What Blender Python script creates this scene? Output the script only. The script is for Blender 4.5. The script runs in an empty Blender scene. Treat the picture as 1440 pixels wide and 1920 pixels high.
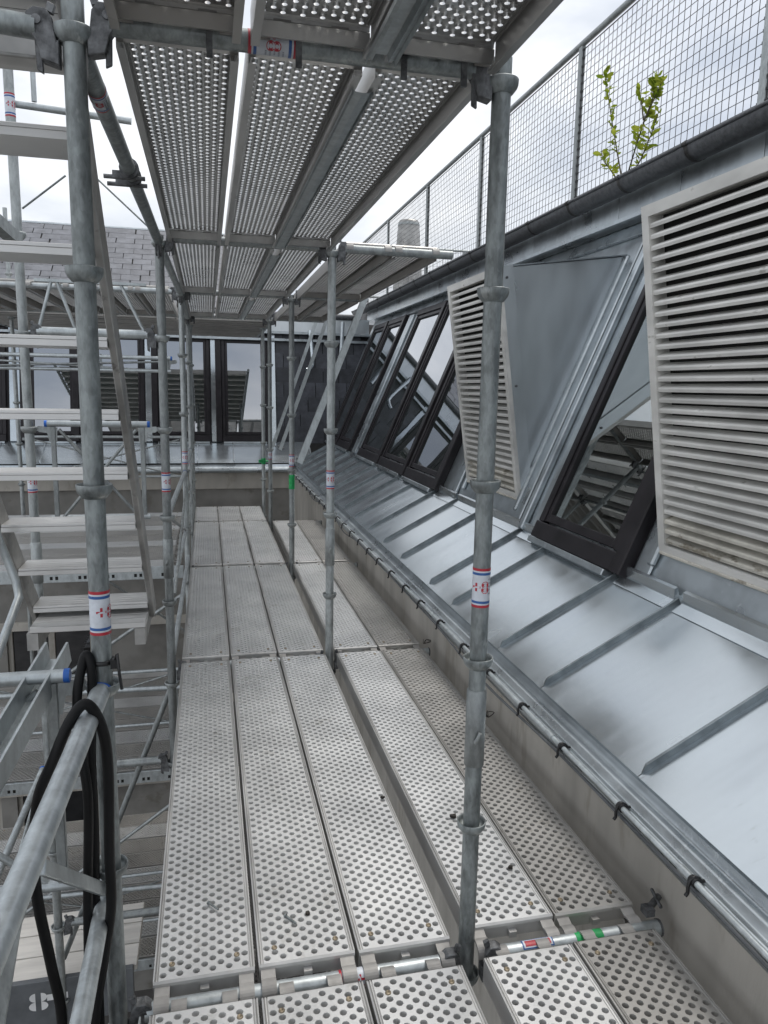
import bpy, math, random
from mathutils import Vector, Matrix
random.seed(7)
S = bpy.context.scene
COL = S.collection

# ------------------------------------------------------------------ camera
cam = bpy.data.cameras.new("camera")
cam.sensor_fit = 'VERTICAL'; cam.sensor_height = 32.0; cam.lens = 1397.0 / 1920.0 * 32.0
cam.clip_start = 0.05; cam.clip_end = 2000
co = bpy.data.objects.new("camera", cam); COL.objects.link(co)
RW = ((0.97345958, -0.0194512, 0.22803092), (-0.22810048, -0.16351782, 0.95980836), (0.01861769, -0.98634861, -0.16361481))
m = Matrix.Identity(4)
for i in range(3):
    m[i][0] = RW[i][0]; m[i][1] = -RW[i][1]; m[i][2] = -RW[i][2]
m[2][3] = 1.61
co.matrix_world = m
S.camera = co

# ------------------------------------------------------------------ sky, sun, exposure
SUN_EL, SUN_ROT = 66.0, 50.0
W = bpy.data.worlds.new("World"); S.world = W; W.use_nodes = True
nt = W.node_tree; nt.nodes.clear()
def N(t, typ, **kw):
    n = t.nodes.new(typ)
    for k, v in kw.items(): setattr(n, k, v)
    return n
out = N(nt, 'ShaderNodeOutputWorld'); bg = N(nt, 'ShaderNodeBackground')
sky = N(nt, 'ShaderNodeTexSky', sky_type='NISHITA'); sky.sun_disc = False
sky.sun_elevation = math.radians(SUN_EL); sky.sun_rotation = math.radians(SUN_ROT)
sky.dust_density = 3.0; sky.air_density = 1.0
tc = N(nt, 'ShaderNodeTexCoord')
mp = N(nt, 'ShaderNodeMapping'); mp.inputs['Scale'].default_value = (1.0, 1.0, 2.6)
nz = N(nt, 'ShaderNodeTexNoise'); nz.inputs['Scale'].default_value = 2.3; nz.inputs['Detail'].default_value = 6; nz.inputs['Roughness'].default_value = 0.55
cr = N(nt, 'ShaderNodeValToRGB')
cr.color_ramp.elements[0].position = 0.38; cr.color_ramp.elements[0].color = (0.54, 0.585, 0.66, 1)
cr.color_ramp.elements[1].position = 0.62; cr.color_ramp.elements[1].color = (0.98, 0.99, 1.0, 1)
vm = N(nt, 'ShaderNodeVectorMath', operation='SCALE'); vm.inputs['Scale'].default_value = 8.6
mx = N(nt, 'ShaderNodeMix', data_type='RGBA'); mx.inputs[0].default_value = 0.86
nt.links.new(tc.outputs['Generated'], mp.inputs[0]); nt.links.new(mp.outputs[0], nz.inputs['Vector'])
nt.links.new(nz.outputs['Fac'], cr.inputs[0]); nt.links.new(cr.outputs[0], vm.inputs[0])
nt.links.new(sky.outputs[0], mx.inputs[6]); nt.links.new(vm.outputs[0], mx.inputs[7])
nt.links.new(mx.outputs[2], bg.inputs[0]); bg.inputs[1].default_value = 0.1
nt.links.new(bg.outputs[0], out.inputs[0])

sl = bpy.data.lights.new("sun", 'SUN'); sl.energy = 1.3; sl.angle = math.radians(24); sl.color = (1.0, 0.96, 0.9)
so = bpy.data.objects.new("sun", sl); COL.objects.link(so)
az = math.radians(SUN_ROT)          # Nishita: rotation measured from +Y towards +X
el = math.radians(SUN_EL)
sd = Vector((math.sin(az) * math.cos(el), math.cos(az) * math.cos(el), math.sin(el)))
so.rotation_euler = sd.to_track_quat('Z', 'Y').to_euler()

S.view_settings.view_transform = 'Standard'; S.view_settings.look = 'None'
S.view_settings.exposure = 0.55; S.view_settings.gamma = 1.0; S.view_settings.use_curve_mapping = False
S.render.engine = 'CYCLES'
S.cycles.max_bounces = 5; S.cycles.diffuse_bounces = 3; S.cycles.glossy_bounces = 3; S.cycles.transmission_bounces = 0; S.cycles.transparent_max_bounces = 6
S.cycles.use_light_tree = False; S.cycles.use_adaptive_sampling = True; S.cycles.adaptive_threshold = 0.02
S.cycles.caustics_reflective = False; S.cycles.caustics_refractive = False

# ------------------------------------------------------------------ materials
def mat(name, col, rough=0.5, metal=0.0, var=0.15, scale=8.0, col2=None, bump=0.0, bscale=60.0, rvar=0.0, stretch=(1, 1, 1), rand=0.0, voro=0.0, spots=None, spec=0.5):
    """principled with two-scale mottling, per-object tint, roughness variation and fine relief"""
    M = bpy.data.materials.new(name); M.use_nodes = True
    t = M.node_tree; b = t.nodes['Principled BSDF']
    L = t.links.new
    b.inputs['Metallic'].default_value = metal; b.inputs['Roughness'].default_value = rough
    b.inputs['Specular IOR Level'].default_value = spec
    tcn = N(t, 'ShaderNodeTexCoord'); oi = N(t, 'ShaderNodeObjectInfo')
    off = N(t, 'ShaderNodeVectorMath', operation='SCALE'); off.inputs['Scale'].default_value = 37.0
    cmb = N(t, 'ShaderNodeCombineXYZ')
    for k in range(3): L(oi.outputs['Random'], cmb.inputs[k])
    L(cmb.outputs[0], off.inputs[0])
    mpn = N(t, 'ShaderNodeMapping'); mpn.inputs['Scale'].default_value = stretch
    L(tcn.outputs['Object'], mpn.inputs[0])
    add = N(t, 'ShaderNodeVectorMath', operation='ADD'); L(mpn.outputs[0], add.inputs[0]); L(off.outputs[0], add.inputs[1])
    n1 = N(t, 'ShaderNodeTexNoise'); n1.inputs['Scale'].default_value = scale; n1.inputs['Detail'].default_value = 3; n1.inputs['Roughness'].default_value = 0.62
    L(add.outputs[0], n1.inputs['Vector'])
    c2 = col2 or tuple(c * (1 - var * 2.2) for c in col)
    c1 = tuple(min(1, c * (1 + var)) for c in col)
    r = N(t, 'ShaderNodeValToRGB')
    r.color_ramp.elements[0].position = 0.32; r.color_ramp.elements[0].color = (*c2, 1)
    r.color_ramp.elements[1].position = 0.66; r.color_ramp.elements[1].color = (*c1, 1)
    src = n1.outputs['Fac']
    if voro:
        v = N(t, 'ShaderNodeTexVoronoi'); v.inputs['Scale'].default_value = voro; L(add.outputs[0], v.inputs['Vector'])
        sx = N(t, 'ShaderNodeSeparateColor'); L(v.outputs['Color'], sx.inputs[0])
        mm = N(t, 'ShaderNodeMath', operation='MULTIPLY_ADD'); L(sx.outputs[0], mm.inputs[0]); mm.inputs[1].default_value = 0.10
        m2 = N(t, 'ShaderNodeMath', operation='SUBTRACT'); L(n1.outputs['Fac'], m2.inputs[0]); m2.inputs[1].default_value = 0.05
        L(m2.outputs[0], mm.inputs[2]); src = mm.outputs[0]
    L(src, r.inputs[0]); colout = r.outputs[0]
    if spots:
        n3 = N(t, 'ShaderNodeTexNoise'); n3.inputs['Scale'].default_value = spots[0]; n3.inputs['Detail'].default_value = 4; n3.inputs['Roughness'].default_value = 0.7
        L(add.outputs[0], n3.inputs['Vector'])
        r3 = N(t, 'ShaderNodeValToRGB'); r3.color_ramp.elements[0].position = spots[1]; r3.color_ramp.elements[1].position = spots[1] + 0.08
        r3.color_ramp.elements[0].color = (0, 0, 0, 1); r3.color_ramp.elements[1].color = (spots[3],) * 3 + (1,)
        L(n3.outputs['Fac'], r3.inputs[0])
        mx3 = N(t, 'ShaderNodeMix', data_type='RGBA'); L(r3.outputs[0], mx3.inputs[0]); L(colout, mx3.inputs[6]); mx3.inputs[7].default_value = (*spots[2], 1)
        colout = mx3.outputs[2]
    if rand:
        mr = N(t, 'ShaderNodeMapRange'); mr.inputs['To Min'].default_value = 1 - rand; mr.inputs['To Max'].default_value = 1 + rand
        L(oi.outputs['Random'], mr.inputs[0])
        sc = N(t, 'ShaderNodeVectorMath', operation='SCALE'); L(colout, sc.inputs[0]); L(mr.outputs[0], sc.inputs['Scale']); colout = sc.outputs[0]
    L(colout, b.inputs['Base Color'])
    if rvar:
        mr2 = N(t, 'ShaderNodeMapRange'); mr2.inputs['From Min'].default_value = 0.3; mr2.inputs['From Max'].default_value = 0.7
        mr2.inputs['To Min'].default_value = max(0.02, rough - rvar); mr2.inputs['To Max'].default_value = min(1, rough + rvar)
        L(n1.outputs['Fac'], mr2.inputs[0]); L(mr2.outputs[0], b.inputs['Roughness'])
    if bump:
        n2 = N(t, 'ShaderNodeTexNoise'); n2.inputs['Scale'].default_value = bscale; n2.inputs['Detail'].default_value = 3
        L(add.outputs[0], n2.inputs['Vector'])
        bp = N(t, 'ShaderNodeBump'); bp.inputs['Strength'].default_value = bump; bp.inputs['Distance'].default_value = 0.01
        L(n2.outputs['Fac'], bp.inputs['Height']); L(bp.outputs[0], b.inputs['Normal'])
    return M

GALV = mat('galvanised_steel', (0.37, 0.395, 0.395), 0.46, 0.6, 0.14, 26, voro=150, rvar=0.08, rand=0.22, stretch=(1, 1, 0.45), spots=(22, 0.66, (0.12, 0.12, 0.115), 0.6))
GALV_OLD = mat('galvanised_steel_old', (0.27, 0.295, 0.295), 0.48, 0.55, 0.2, 30, voro=140, rvar=0.08, stretch=(1, 1, 0.4), rand=0.12, spots=(18, 0.65, (0.52, 0.54, 0.53), 0.5))
GALV_NEW = mat('galvanised_steel_bright', (0.52, 0.56, 0.57), 0.4, 0.6, 0.1, 20, voro=120, rvar=0.08, rand=0.1, stretch=(1, 1, 0.5))
CAST = mat('forged_steel', (0.17, 0.175, 0.18), 0.55, 0.5, 0.3, 30, bump=0.2, bscale=120)
DECK = mat('deck_steel', (0.70, 0.70, 0.69), 0.36, 0.5, 0.06, 3.0, rvar=0.06, rand=0.09, spots=(9, 0.59, (0.44, 0.43, 0.40), 0.45))
DECK_UP = mat('deck_steel_overhead', (0.76, 0.76, 0.75), 0.30, 0.8, 0.06, 3.5, rvar=0.05, rand=0.07)
DECK_UPO = mat('deck_steel_overhead_worn', (0.60, 0.59, 0.575), 0.34, 0.72, 0.08, 3.5, rvar=0.05, rand=0.07)
DECK_LOW = mat('deck_steel_shade', (0.16, 0.15, 0.14), 0.5, 0.3, 0.15, 3)  # shade put into the colour, so deck holes and gaps above look dark
DECKRAIL = mat('deck_rail_steel', (0.60, 0.595, 0.58), 0.38, 0.5, 0.10, 6, rvar=0.1, rand=0.08, stretch=(1, 0.3, 1))
DECK_OLD = mat('deck_steel_grimy', (0.47, 0.455, 0.43), 0.38, 0.5, 0.08, 3, rvar=0.06, rand=0.07, spots=(12, 0.60, (0.26, 0.24, 0.21), 0.55))
ALU = mat('aluminium', (0.70, 0.695, 0.68), 0.34, 0.6, 0.05, 4, rvar=0.06, spots=(14, 0.66, (0.3, 0.28, 0.25), 0.3))
ALU_DULL = mat('aluminium_dull', (0.44, 0.435, 0.42), 0.45, 0.5, 0.16, 6, spots=(9, 0.62, (0.12, 0.11, 0.1), 0.7))
ZINC = mat('zinc_sheet', (0.57, 0.62, 0.65), 0.21, 0.88, 0.06, 2.0, rvar=0.08, bump=0.02, bscale=2.5, stretch=(0.35, 2.0, 1), rand=0.06, spots=(20, 0.63, (0.38, 0.40, 0.40), 0.4))
ZINC_D = mat('zinc_patina', (0.66, 0.70, 0.72), 0.30, 0.8, 0.10, 2.5, rvar=0.07, bump=0.03, bscale=3.0, spots=(11, 0.62, (0.66, 0.70, 0.72), 0.5), stretch=(1, 1, 0.3))
SEAM = mat('zinc_seam', (0.30, 0.335, 0.35), 0.38, 0.75, 0.2, 9, rvar=0.1, rand=0.1)
ZINC_M = mat('zinc_flashing', (0.50, 0.545, 0.57), 0.32, 0.8, 0.14, 3.5, rvar=0.08, bump=0.04, bscale=5.0, rand=0.1, spots=(15, 0.6, (0.66, 0.70, 0.72), 0.5))
GUTTER = mat('dark_gutter_zinc', (0.115, 0.12, 0.128), 0.5, 0.3, 0.2, 30, bump=0.12, bscale=160, rvar=0.1)
STRAP = mat('gutter_strap', (0.06, 0.058, 0.055), 0.6, 0.4, 0.3, 20)
FRAME = mat('window_frame_dark', (0.024, 0.021, 0.024), 0.42, 0.0, 0.2, 6, rvar=0.06, spec=0.35)
RUBBER = mat('black_rubber', (0.006, 0.006, 0.0065), 0.5, 0, 0.2, 12, spec=0.25)
PLASTIC = mat('black_plastic', (0.015, 0.015, 0.016), 0.35, 0, 0.1, 12)
BLUE = mat('blue_plastic', (0.02, 0.14, 0.55), 0.4, 0, 0.1, 12)
LOUV = mat('louvre_aluminium', (0.78, 0.77, 0.73), 0.42, 0.1, 0.10, 5, rvar=0.08, stretch=(1, 0.4, 1), spots=(10, 0.64, (0.2, 0.185, 0.15), 0.6))
LOUV_DIRTY = mat('louvre_aluminium_stained', (0.70, 0.67, 0.59), 0.5, 0.1, 0.15, 7, stretch=(1, 0.5, 1), spots=(9, 0.55, (0.2, 0.165, 0.11), 0.75))
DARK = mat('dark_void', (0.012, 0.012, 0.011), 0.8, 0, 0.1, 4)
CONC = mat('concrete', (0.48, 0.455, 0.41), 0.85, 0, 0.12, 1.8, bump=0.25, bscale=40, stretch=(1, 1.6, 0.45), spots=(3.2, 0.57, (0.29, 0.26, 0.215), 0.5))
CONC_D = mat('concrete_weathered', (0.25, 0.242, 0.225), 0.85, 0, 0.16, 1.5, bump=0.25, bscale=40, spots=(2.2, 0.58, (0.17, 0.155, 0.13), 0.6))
SLATE = mat('dark_slate', (0.060, 0.064, 0.076), 0.5, 0, 0.2, 6, rand=0.3, bump=0.2, bscale=30, rvar=0.06)
SLATE_R = mat('roof_slate', (0.16, 0.166, 0.185), 0.45, 0, 0.14, 5, rand=0.09, bump=0.2, bscale=30, rvar=0.06)
WHITE = mat('white_paint', (0.78, 0.78, 0.78), 0.5, 0, 0.05, 10)
PLANK = mat('pale_plank', (0.74, 0.71, 0.66), 0.5, 0.1, 0.08, 5, stretch=(0.4, 3, 1))
GREY = mat('grey_paint', (0.14, 0.15, 0.16), 0.5, 0.1, 0.12, 7, rvar=0.06)
STICK = mat('sticker_white', (0.72, 0.76, 0.82), 0.4, 0, 0.05, 40)
STICK_B = mat('sticker_blue', (0.04, 0.13, 0.38), 0.4, 0, 0.05, 40)
STICK_R = mat('sticker_red', (0.5, 0.03, 0.05), 0.4, 0, 0.05, 40)
INK = mat('sticker_ink', (0.33, 0.36, 0.42), 0.5, 0, 0.05, 40)
GREEN = mat('green_paint', (0.02, 0.42, 0.12), 0.5, 0, 0.15, 25)
BRASS = mat('zinc_yellow_screw', (0.30, 0.25, 0.18), 0.4, 0.7, 0.2, 40)
LEAF = bpy.data.materials.new('leaf'); LEAF.use_nodes = True
_t = LEAF.node_tree; _t.nodes.clear()
_o = N(_t, 'ShaderNodeOutputMaterial'); _m = N(_t, 'ShaderNodeMixShader'); _d = N(_t, 'ShaderNodeBsdfDiffuse'); _q = N(_t, 'ShaderNodeBsdfTranslucent')
_n = N(_t, 'ShaderNodeTexNoise'); _n.inputs['Scale'].default_value = 14.0; _c = N(_t, 'ShaderNodeTexCoord'); _r = N(_t, 'ShaderNodeValToRGB')
_r.color_ramp.elements[0].position = 0.35; _r.color_ramp.elements[0].color = (0.20, 0.30, 0.03, 1); _r.color_ramp.elements[1].position = 0.65; _r.color_ramp.elements[1].color = (0.45, 0.50, 0.07, 1)
_t.links.new(_c.outputs['Object'], _n.inputs['Vector']); _t.links.new(_n.outputs['Fac'], _r.inputs[0]); _t.links.new(_r.outputs[0], _d.inputs[0]); _t.links.new(_r.outputs[0], _q.inputs[0])
_m.inputs[0].default_value = 0.5; _t.links.new(_d.outputs[0], _m.inputs[1]); _t.links.new(_q.outputs[0], _m.inputs[2]); _t.links.new(_m.outputs[0], _o.inputs[0])
BARK = mat('twig', (0.10, 0.085, 0.05), 0.7, 0, 0.2, 20)
GROUND = mat('courtyard_paving', (0.11, 0.105, 0.10), 0.85, 0, 0.2, 1.2, bump=0.2, bscale=20)
ROOFTOP = mat('roof_membrane', (0.22, 0.22, 0.22), 0.8, 0, 0.15, 2)
WIRE = mat('mesh_wire', (0.07, 0.07, 0.07), 0.5, 0.4, 0.1, 10)
DIRT = mat('dark_scrap', (0.03, 0.025, 0.02), 0.8, 0, 0.2, 40)

def glass(name, tint, body):
    M = bpy.data.materials.new(name); M.use_nodes = True; t = M.node_tree; t.nodes.clear()
    o = N(t, 'ShaderNodeOutputMaterial'); mxs = N(t, 'ShaderNodeMixShader'); d = N(t, 'ShaderNodeBsdfDiffuse'); g = N(t, 'ShaderNodeBsdfGlossy')
    d.inputs[0].default_value = (*body, 1); g.inputs[0].default_value = (*tint, 1); g.inputs['Roughness'].default_value = 0.006
    fr = N(t, 'ShaderNodeFresnel'); fr.inputs[0].default_value = 1.6
    ma = N(t, 'ShaderNodeMath', operation='MULTIPLY_ADD'); ma.inputs[1].default_value = 0.8; ma.inputs[2].default_value = 0.42; ma.use_clamp = True
    nn = N(t, 'ShaderNodeTexNoise'); nn.inputs['Scale'].default_value = 1.3
    bp = N(t, 'ShaderNodeBump'); bp.inputs['Strength'].default_value = 0.03; bp.inputs['Distance'].default_value = 0.02
    tcn = N(t, 'ShaderNodeTexCoord'); t.links.new(tcn.outputs['Object'], nn.inputs['Vector'])
    t.links.new(nn.outputs['Fac'], bp.inputs['Height']); t.links.new(bp.outputs[0], g.inputs['Normal'])
    t.links.new(fr.outputs[0], ma.inputs[0]); t.links.new(ma.outputs[0], mxs.inputs[0])
    t.links.new(d.outputs[0], mxs.inputs[1]); t.links.new(g.outputs[0], mxs.inputs[2]); t.links.new(mxs.outputs[0], o.inputs[0])
    return M
GLASS = glass('window_glass', (0.80, 0.82, 0.86), (0.040, 0.050, 0.045))
PLASTER = mat('interior_plaster', (0.66, 0.71, 0.66), 0.8, 0, 0.05, 3)
GLASS_CLEAR = glass('window_glass_clear', (0.82, 0.86, 0.85), (0.018, 0.024, 0.021))
_t = GLASS_CLEAR.node_tree; _tr = N(_t, 'ShaderNodeBsdfTransparent'); _tr.inputs[0].default_value = (0.80, 0.90, 0.83, 1)
_mx = [n for n in _t.nodes if n.type == 'MIX_SHADER'][0]; _t.links.new(_tr.outputs[0], _mx.inputs[1])
GLASS_LOW = glass('window_glass_dark', (0.25, 0.26, 0.28), (0.01, 0.01, 0.01))

# ------------------------------------------------------------------ mesh builder
def V(*a): return Vector(a)
class MB:
    def __init__(s): s.v = []; s.f = []; s.sm = []
    def add(s, vs, fs, smooth=False):
        o = len(s.v); s.v += [tuple(p) for p in vs]
        for f in fs: s.f.append(tuple(o + i for i in f)); s.sm.append(smooth)
        return s
    def box(s, a, b, fr=None):
        x0, y0, z0 = a; x1, y1, z1 = b
        if fr is None:
            x0, x1 = min(x0, x1), max(x0, x1); y0, y1 = min(y0, y1), max(y0, y1); z0, z1 = min(z0, z1), max(z0, z1)
        vs = [(x0, y0, z0), (x1, y0, z0), (x1, y1, z0), (x0, y1, z0), (x0, y0, z1), (x1, y0, z1), (x1, y1, z1), (x0, y1, z1)]
        if fr: vs = [fr(*p) for p in vs]
        return s.add(vs, [(0, 3, 2, 1), (4, 5, 6, 7), (0, 1, 5, 4), (1, 2, 6, 5), (2, 3, 7, 6), (3, 0, 4, 7)])
    def tube(s, p0, p1, r, n=14, r1=None, caps=True):
        p0, p1 = Vector(p0), Vector(p1); r1 = r if r1 is None else r1
        d = (p1 - p0).normalized(); a = d.orthogonal().normalized(); b = d.cross(a)
        vs = []
        for p, q in ((p0, r), (p1, r1)):
            for i in range(n):
                t = 2 * math.pi * i / n; vs.append(p + (a * math.cos(t) + b * math.sin(t)) * q)
        s.add(vs, [(i, (i + 1) % n, n + (i + 1) % n, n + i) for i in range(n)], True)
        if caps: s.add(vs[:n], [tuple(reversed(range(n)))]); s.add(vs[n:], [tuple(range(n))])
        return s
    def path(s, pts, r, n=10):
        pts = [Vector(p) for p in pts]; rings = []; a = None
        for i, p in enumerate(pts):
            d = (pts[min(i + 1, len(pts) - 1)] - pts[max(i - 1, 0)]).normalized()
            a = d.orthogonal().normalized() if a is None else (a - d * a.dot(d)).normalized()
            b = d.cross(a); rr = r[i] if isinstance(r, (list, tuple)) else r
            rings.append([p + (a * math.cos(2 * math.pi * k / n) + b * math.sin(2 * math.pi * k / n)) * rr for k in range(n)])
        vs = [q for rg in rings for q in rg]
        fs = [(i * n + k, i * n + (k + 1) % n, (i + 1) * n + (k + 1) % n, (i + 1) * n + k) for i in range(len(pts) - 1) for k in range(n)]
        s.add(vs, fs, True); s.add(rings[0], [tuple(reversed(range(n)))]); s.add(rings[-1], [tuple(range(n))])
        return s
    def lathe(s, c, prof, n=24, smooth=True, a0=0.0, a1=2 * math.pi):
        full = abs(a1 - a0 - 2 * math.pi) < 1e-6; k = n if full else n + 1
        vs = []
        for r, z in prof:
            for i in range(k):
                t = a0 + (a1 - a0) * i / n; vs.append((c[0] + r * math.cos(t), c[1] + r * math.sin(t), c[2] + z))
        fs = []
        for j in range(len(prof) - 1):
            for i in range(n):
                i2 = (i + 1) % k; fs.append((j * k + i, j * k + i2, (j + 1) * k + i2, (j + 1) * k + i))
        return s.add(vs, fs, smooth)
    def prism(s, poly, w0, w1, fr):
        """poly of (a,b); fr(a,b,w) -> world"""
        n = len(poly); vs = [fr(a, b, w0) for a, b in poly] + [fr(a, b, w1) for a, b in poly]
        fs = [tuple(reversed(range(n))), tuple(range(n, 2 * n))] + [(i, (i + 1) % n, n + (i + 1) % n, n + i) for i in range(n)]
        return s.add(vs, fs)
    def sheet(s, prof, w0, w1, fr, smooth=False):
        n = len(prof); vs = [fr(a, b, w0) for a, b in prof] + [fr(a, b, w1) for a, b in prof]
        return s.add(vs, [(i, i + 1, n + i + 1, n + i) for i in range(n - 1)], smooth)
    def mesh(s, name, material, base=(0, 0, 0), bevel=0.0):
        me = bpy.data.meshes.new(name)
        bx, by, bz = base
        me.from_pydata([(x - bx, y - by, z - bz) for x, y, z in s.v], [], s.f)
        me.polygons.foreach_set('use_smooth', s.sm)
        me.update()
        import bmesh
        bm = bmesh.new(); bm.from_mesh(me); bmesh.ops.recalc_face_normals(bm, faces=bm.faces)
        if bevel:
            bmesh.ops.remove_doubles(bm, verts=bm.verts, dist=1e-6)
            ed = [e for e in bm.edges if len(e.link_faces) == 2 and e.calc_face_angle() > 0.6]
            bmesh.ops.bevel(bm, geom=ed, offset=bevel, segments=1, affect='EDGES', clamp_overlap=True)
        bm.to_mesh(me); bm.free()
        me.materials.append(material)
        return me
def wpos(o):
    p = Vector(o.location)
    while o.parent is not None:
        o = o.parent; p += Vector(o.location)
    return p
def link(name, me, parent=None, loc=(0, 0, 0)):
    o = bpy.data.objects.new(name, me); COL.objects.link(o); o.location = loc
    if parent is not None: o.parent = parent
    return o
def part(name, mb, material, parent, bevel=0.0):
    b = wpos(parent)
    return link(name, mb.mesh(name, material, b, bevel), parent)
def tag(o, label, cat=None, group=None, kind=None):
    if label: o['label'] = label
    if cat: o['category'] = cat
    if group: o['group'] = group
    if kind: o['kind'] = kind
    return o
def thing(name, label, cat, loc=(0, 0, 0), group=None):
    o = bpy.data.objects.new(name, None); COL.objects.link(o); o.location = loc; o.empty_display_size = 0.1
    return tag(o, label, cat, group)
def solid(name, mb, material, label, cat, group=None, bevel=0.0, base=None, kind=None):
    c = base or (mb.v[0] if mb.v else (0, 0, 0))
    return tag(link(name, mb.mesh(name, material, c, bevel), None, c), label, cat, group, kind)
def copy_tree(o, parent=None):
    c = o.copy(); COL.objects.link(c); c.parent = parent
    for ch in list(o.children): copy_tree(ch, c)
    return c

# ------------------------------------------------------------------ frames of the setting
A67 = math.radians(67); A80 = math.radians(80)
def RF(u, v, n):      # right mansard: u along Y, v up the slope, n outward
    return Vector((2.11 + v * math.cos(A67) - n * math.sin(A67), u, 0.665 + v * math.sin(A67) + n * math.cos(A67)))
def FF(u, v, n):      # far mansard: u along X
    return Vector((u, 13.4 + v * math.cos(A80) - n * math.sin(A80), 0.64 + v * math.sin(A80) + n * math.cos(A80)))
def XZ(x, z, w): return Vector((x, w, z))
def YZ(y, z, w): return Vector((w, y, z))

# ================================================================== THE SETTING
g = MB().box((-40, -30, -9.6), (40, 60, -9.5))
tag(link('ground', g.mesh('ground', GROUND), None), None, None, None, 'structure')

# ---------------------------------------------------------------- right wing with zinc mansard
RB = thing('zinc_mansard_building', 'grey zinc clad mansard wing with sloping windows and louvred vents along the right', 'building', (1.6, 5.0, 0))
part('wall', MB().box((1.40, -5, -9.5), (1.9, 13.2, 0.19)), CONC, RB)
# body behind the slope and the flat roof
for (va, vb, ua, ub) in ((-0.10, 2.34, -5, 3.54), (-0.10, 2.34, 4.37, 13.7), (-0.10, 0.15, 3.54, 4.37), (2.06, 2.34, 3.54, 4.37)):
    part('mansard_face', MB().prism([(va, -0.25), (vb, -0.25), (vb, -0.0), (va, 0.0)], ua, ub, lambda v, n, u: RF(u, v, n)), ZINC_M, RB)
room = MB()
room.prism([(2.30, 0.55), (4.6, 0.55), (4.6, 2.80), (3.10, 2.80)], 4.372, 4.42, XZ); room.prism([(2.30, 0.55), (4.6, 0.55), (4.6, 2.80), (3.10, 2.80)], 3.34, 3.40, XZ)
room.prism([(-0.2, -0.62), (2.4, -0.62), (2.4, -0.57), (-0.2, -0.57)], 3.40, 4.372, lambda v, n, u: RF(u, v, n)); room.box((3.1, 3.40, 2.74), (4.55, 4.372, 2.80)); room.box((2.3, 3.40, 0.55), (4.55, 4.372, 0.60))
part('room_interior', room, PLASTER, RB)
part('roof_deck', MB().box((2.93, -5, 2.84), (9, 24, 3.05)), ROOFTOP, RB)
# lower gutter: rolled front, sloped zinc bed
gb = MB()
gb.sheet([(1.40, 0.16), (1.355, 0.165), (1.338, 0.185), (1.331, 0.205), (1.334, 0.225), (1.345, 0.237), (1.358, 0.234), (1.366, 0.224), (1.378, 0.226), (1.392, 0.244), (1.405, 0.249), (1.418, 0.244), (1.428, 0.25), (1.436, 0.262), (1.442, 0.29)], -5, 12.78, XZ, True)
part('gutter', gb, ZINC_M, RB)
seams = [-0.9, -0.2, 0.55, 1.34, 2.127, 2.913, 3.43, 4.209, 4.701, 5.48, 6.08, 6.67, 7.345, 7.95, 8.57, 9.18, 9.8, 10.4, 11.02, 11.64, 12.25, 12.76]
APA, APB = (1.430, 0.302), (2.105, 0.665)
al = math.atan2(APB[1] - APA[1], APB[0] - APA[0]); ALEN = math.hypot(APB[0] - APA[0], APB[1] - APA[1])
def AP(a, n, u): return Vector((APA[0] + a * math.cos(al) - n * math.sin(al), u, APA[1] + a * math.sin(al) + n * math.cos(al)))
ap_fr = lambda a, u, n: AP(a, n, u)
for i in range(len(seams) - 1):
    u0, u1 = seams[i] + 0.002, seams[i + 1] - 0.002
    mb = MB(); nx, ny = 8, 6; vs = []; ph = random.random() * 6
    for q in range(nx + 1):
        for w in range(ny + 1):
            s_, t_ = q / nx, w / ny
            bow = 0.0007 * math.sin(math.pi * t_) * math.sin(2.2 * s_ + ph) * math.sin(math.pi * min(1, s_ * 1.15))
            vs.append(AP(s_ * ALEN, bow, u0 + (u1 - u0) * t_))
    mb.add(vs, [(q * (ny + 1) + w, q * (ny + 1) + w + 1, (q + 1) * (ny + 1) + w + 1, (q + 1) * (ny + 1) + w) for q in range(nx) for w in range(ny)], True)
    mb.box((-0.004, u0, -0.030), (0.0, u1, 0.0), ap_fr)
    part('roof_panel', mb, ZINC, RB)
    # base flashing of the slope above each panel
    fl = MB().prism([(ALEN - 0.075, 0.002), (ALEN - 0.075, 0.005), (ALEN - 0.012, 0.010), (ALEN + 0.012, 0.055), (ALEN + 0.03, 0.055), (ALEN + 0.02, 0.002)], u0 + 0.03, u1 - 0.03, AP)
    part('base_flashing', fl, ZINC, RB)
for y in seams:
    sm = MB().prism([(0.012, 0.0), (ALEN - 0.005, 0.0), (ALEN - 0.005, 0.021), (0.036, 0.021)], y - 0.004, y + 0.004, AP)
    sm.prism([(0.038, 0.0212), (ALEN - 0.005, 0.0212), (ALEN - 0.005, 0.025), (0.040, 0.025)], y - 0.0075, y + 0.0045, AP)
    part('standing_seam', sm, SEAM, RB)
part('ridge_under_apron', MB().prism([(0.01, -0.02), (ALEN + 0.05, -0.02), (ALEN + 0.05, -0.2), (0.05, -0.2)], -5, 13.3, AP), DARK, RB)

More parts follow.
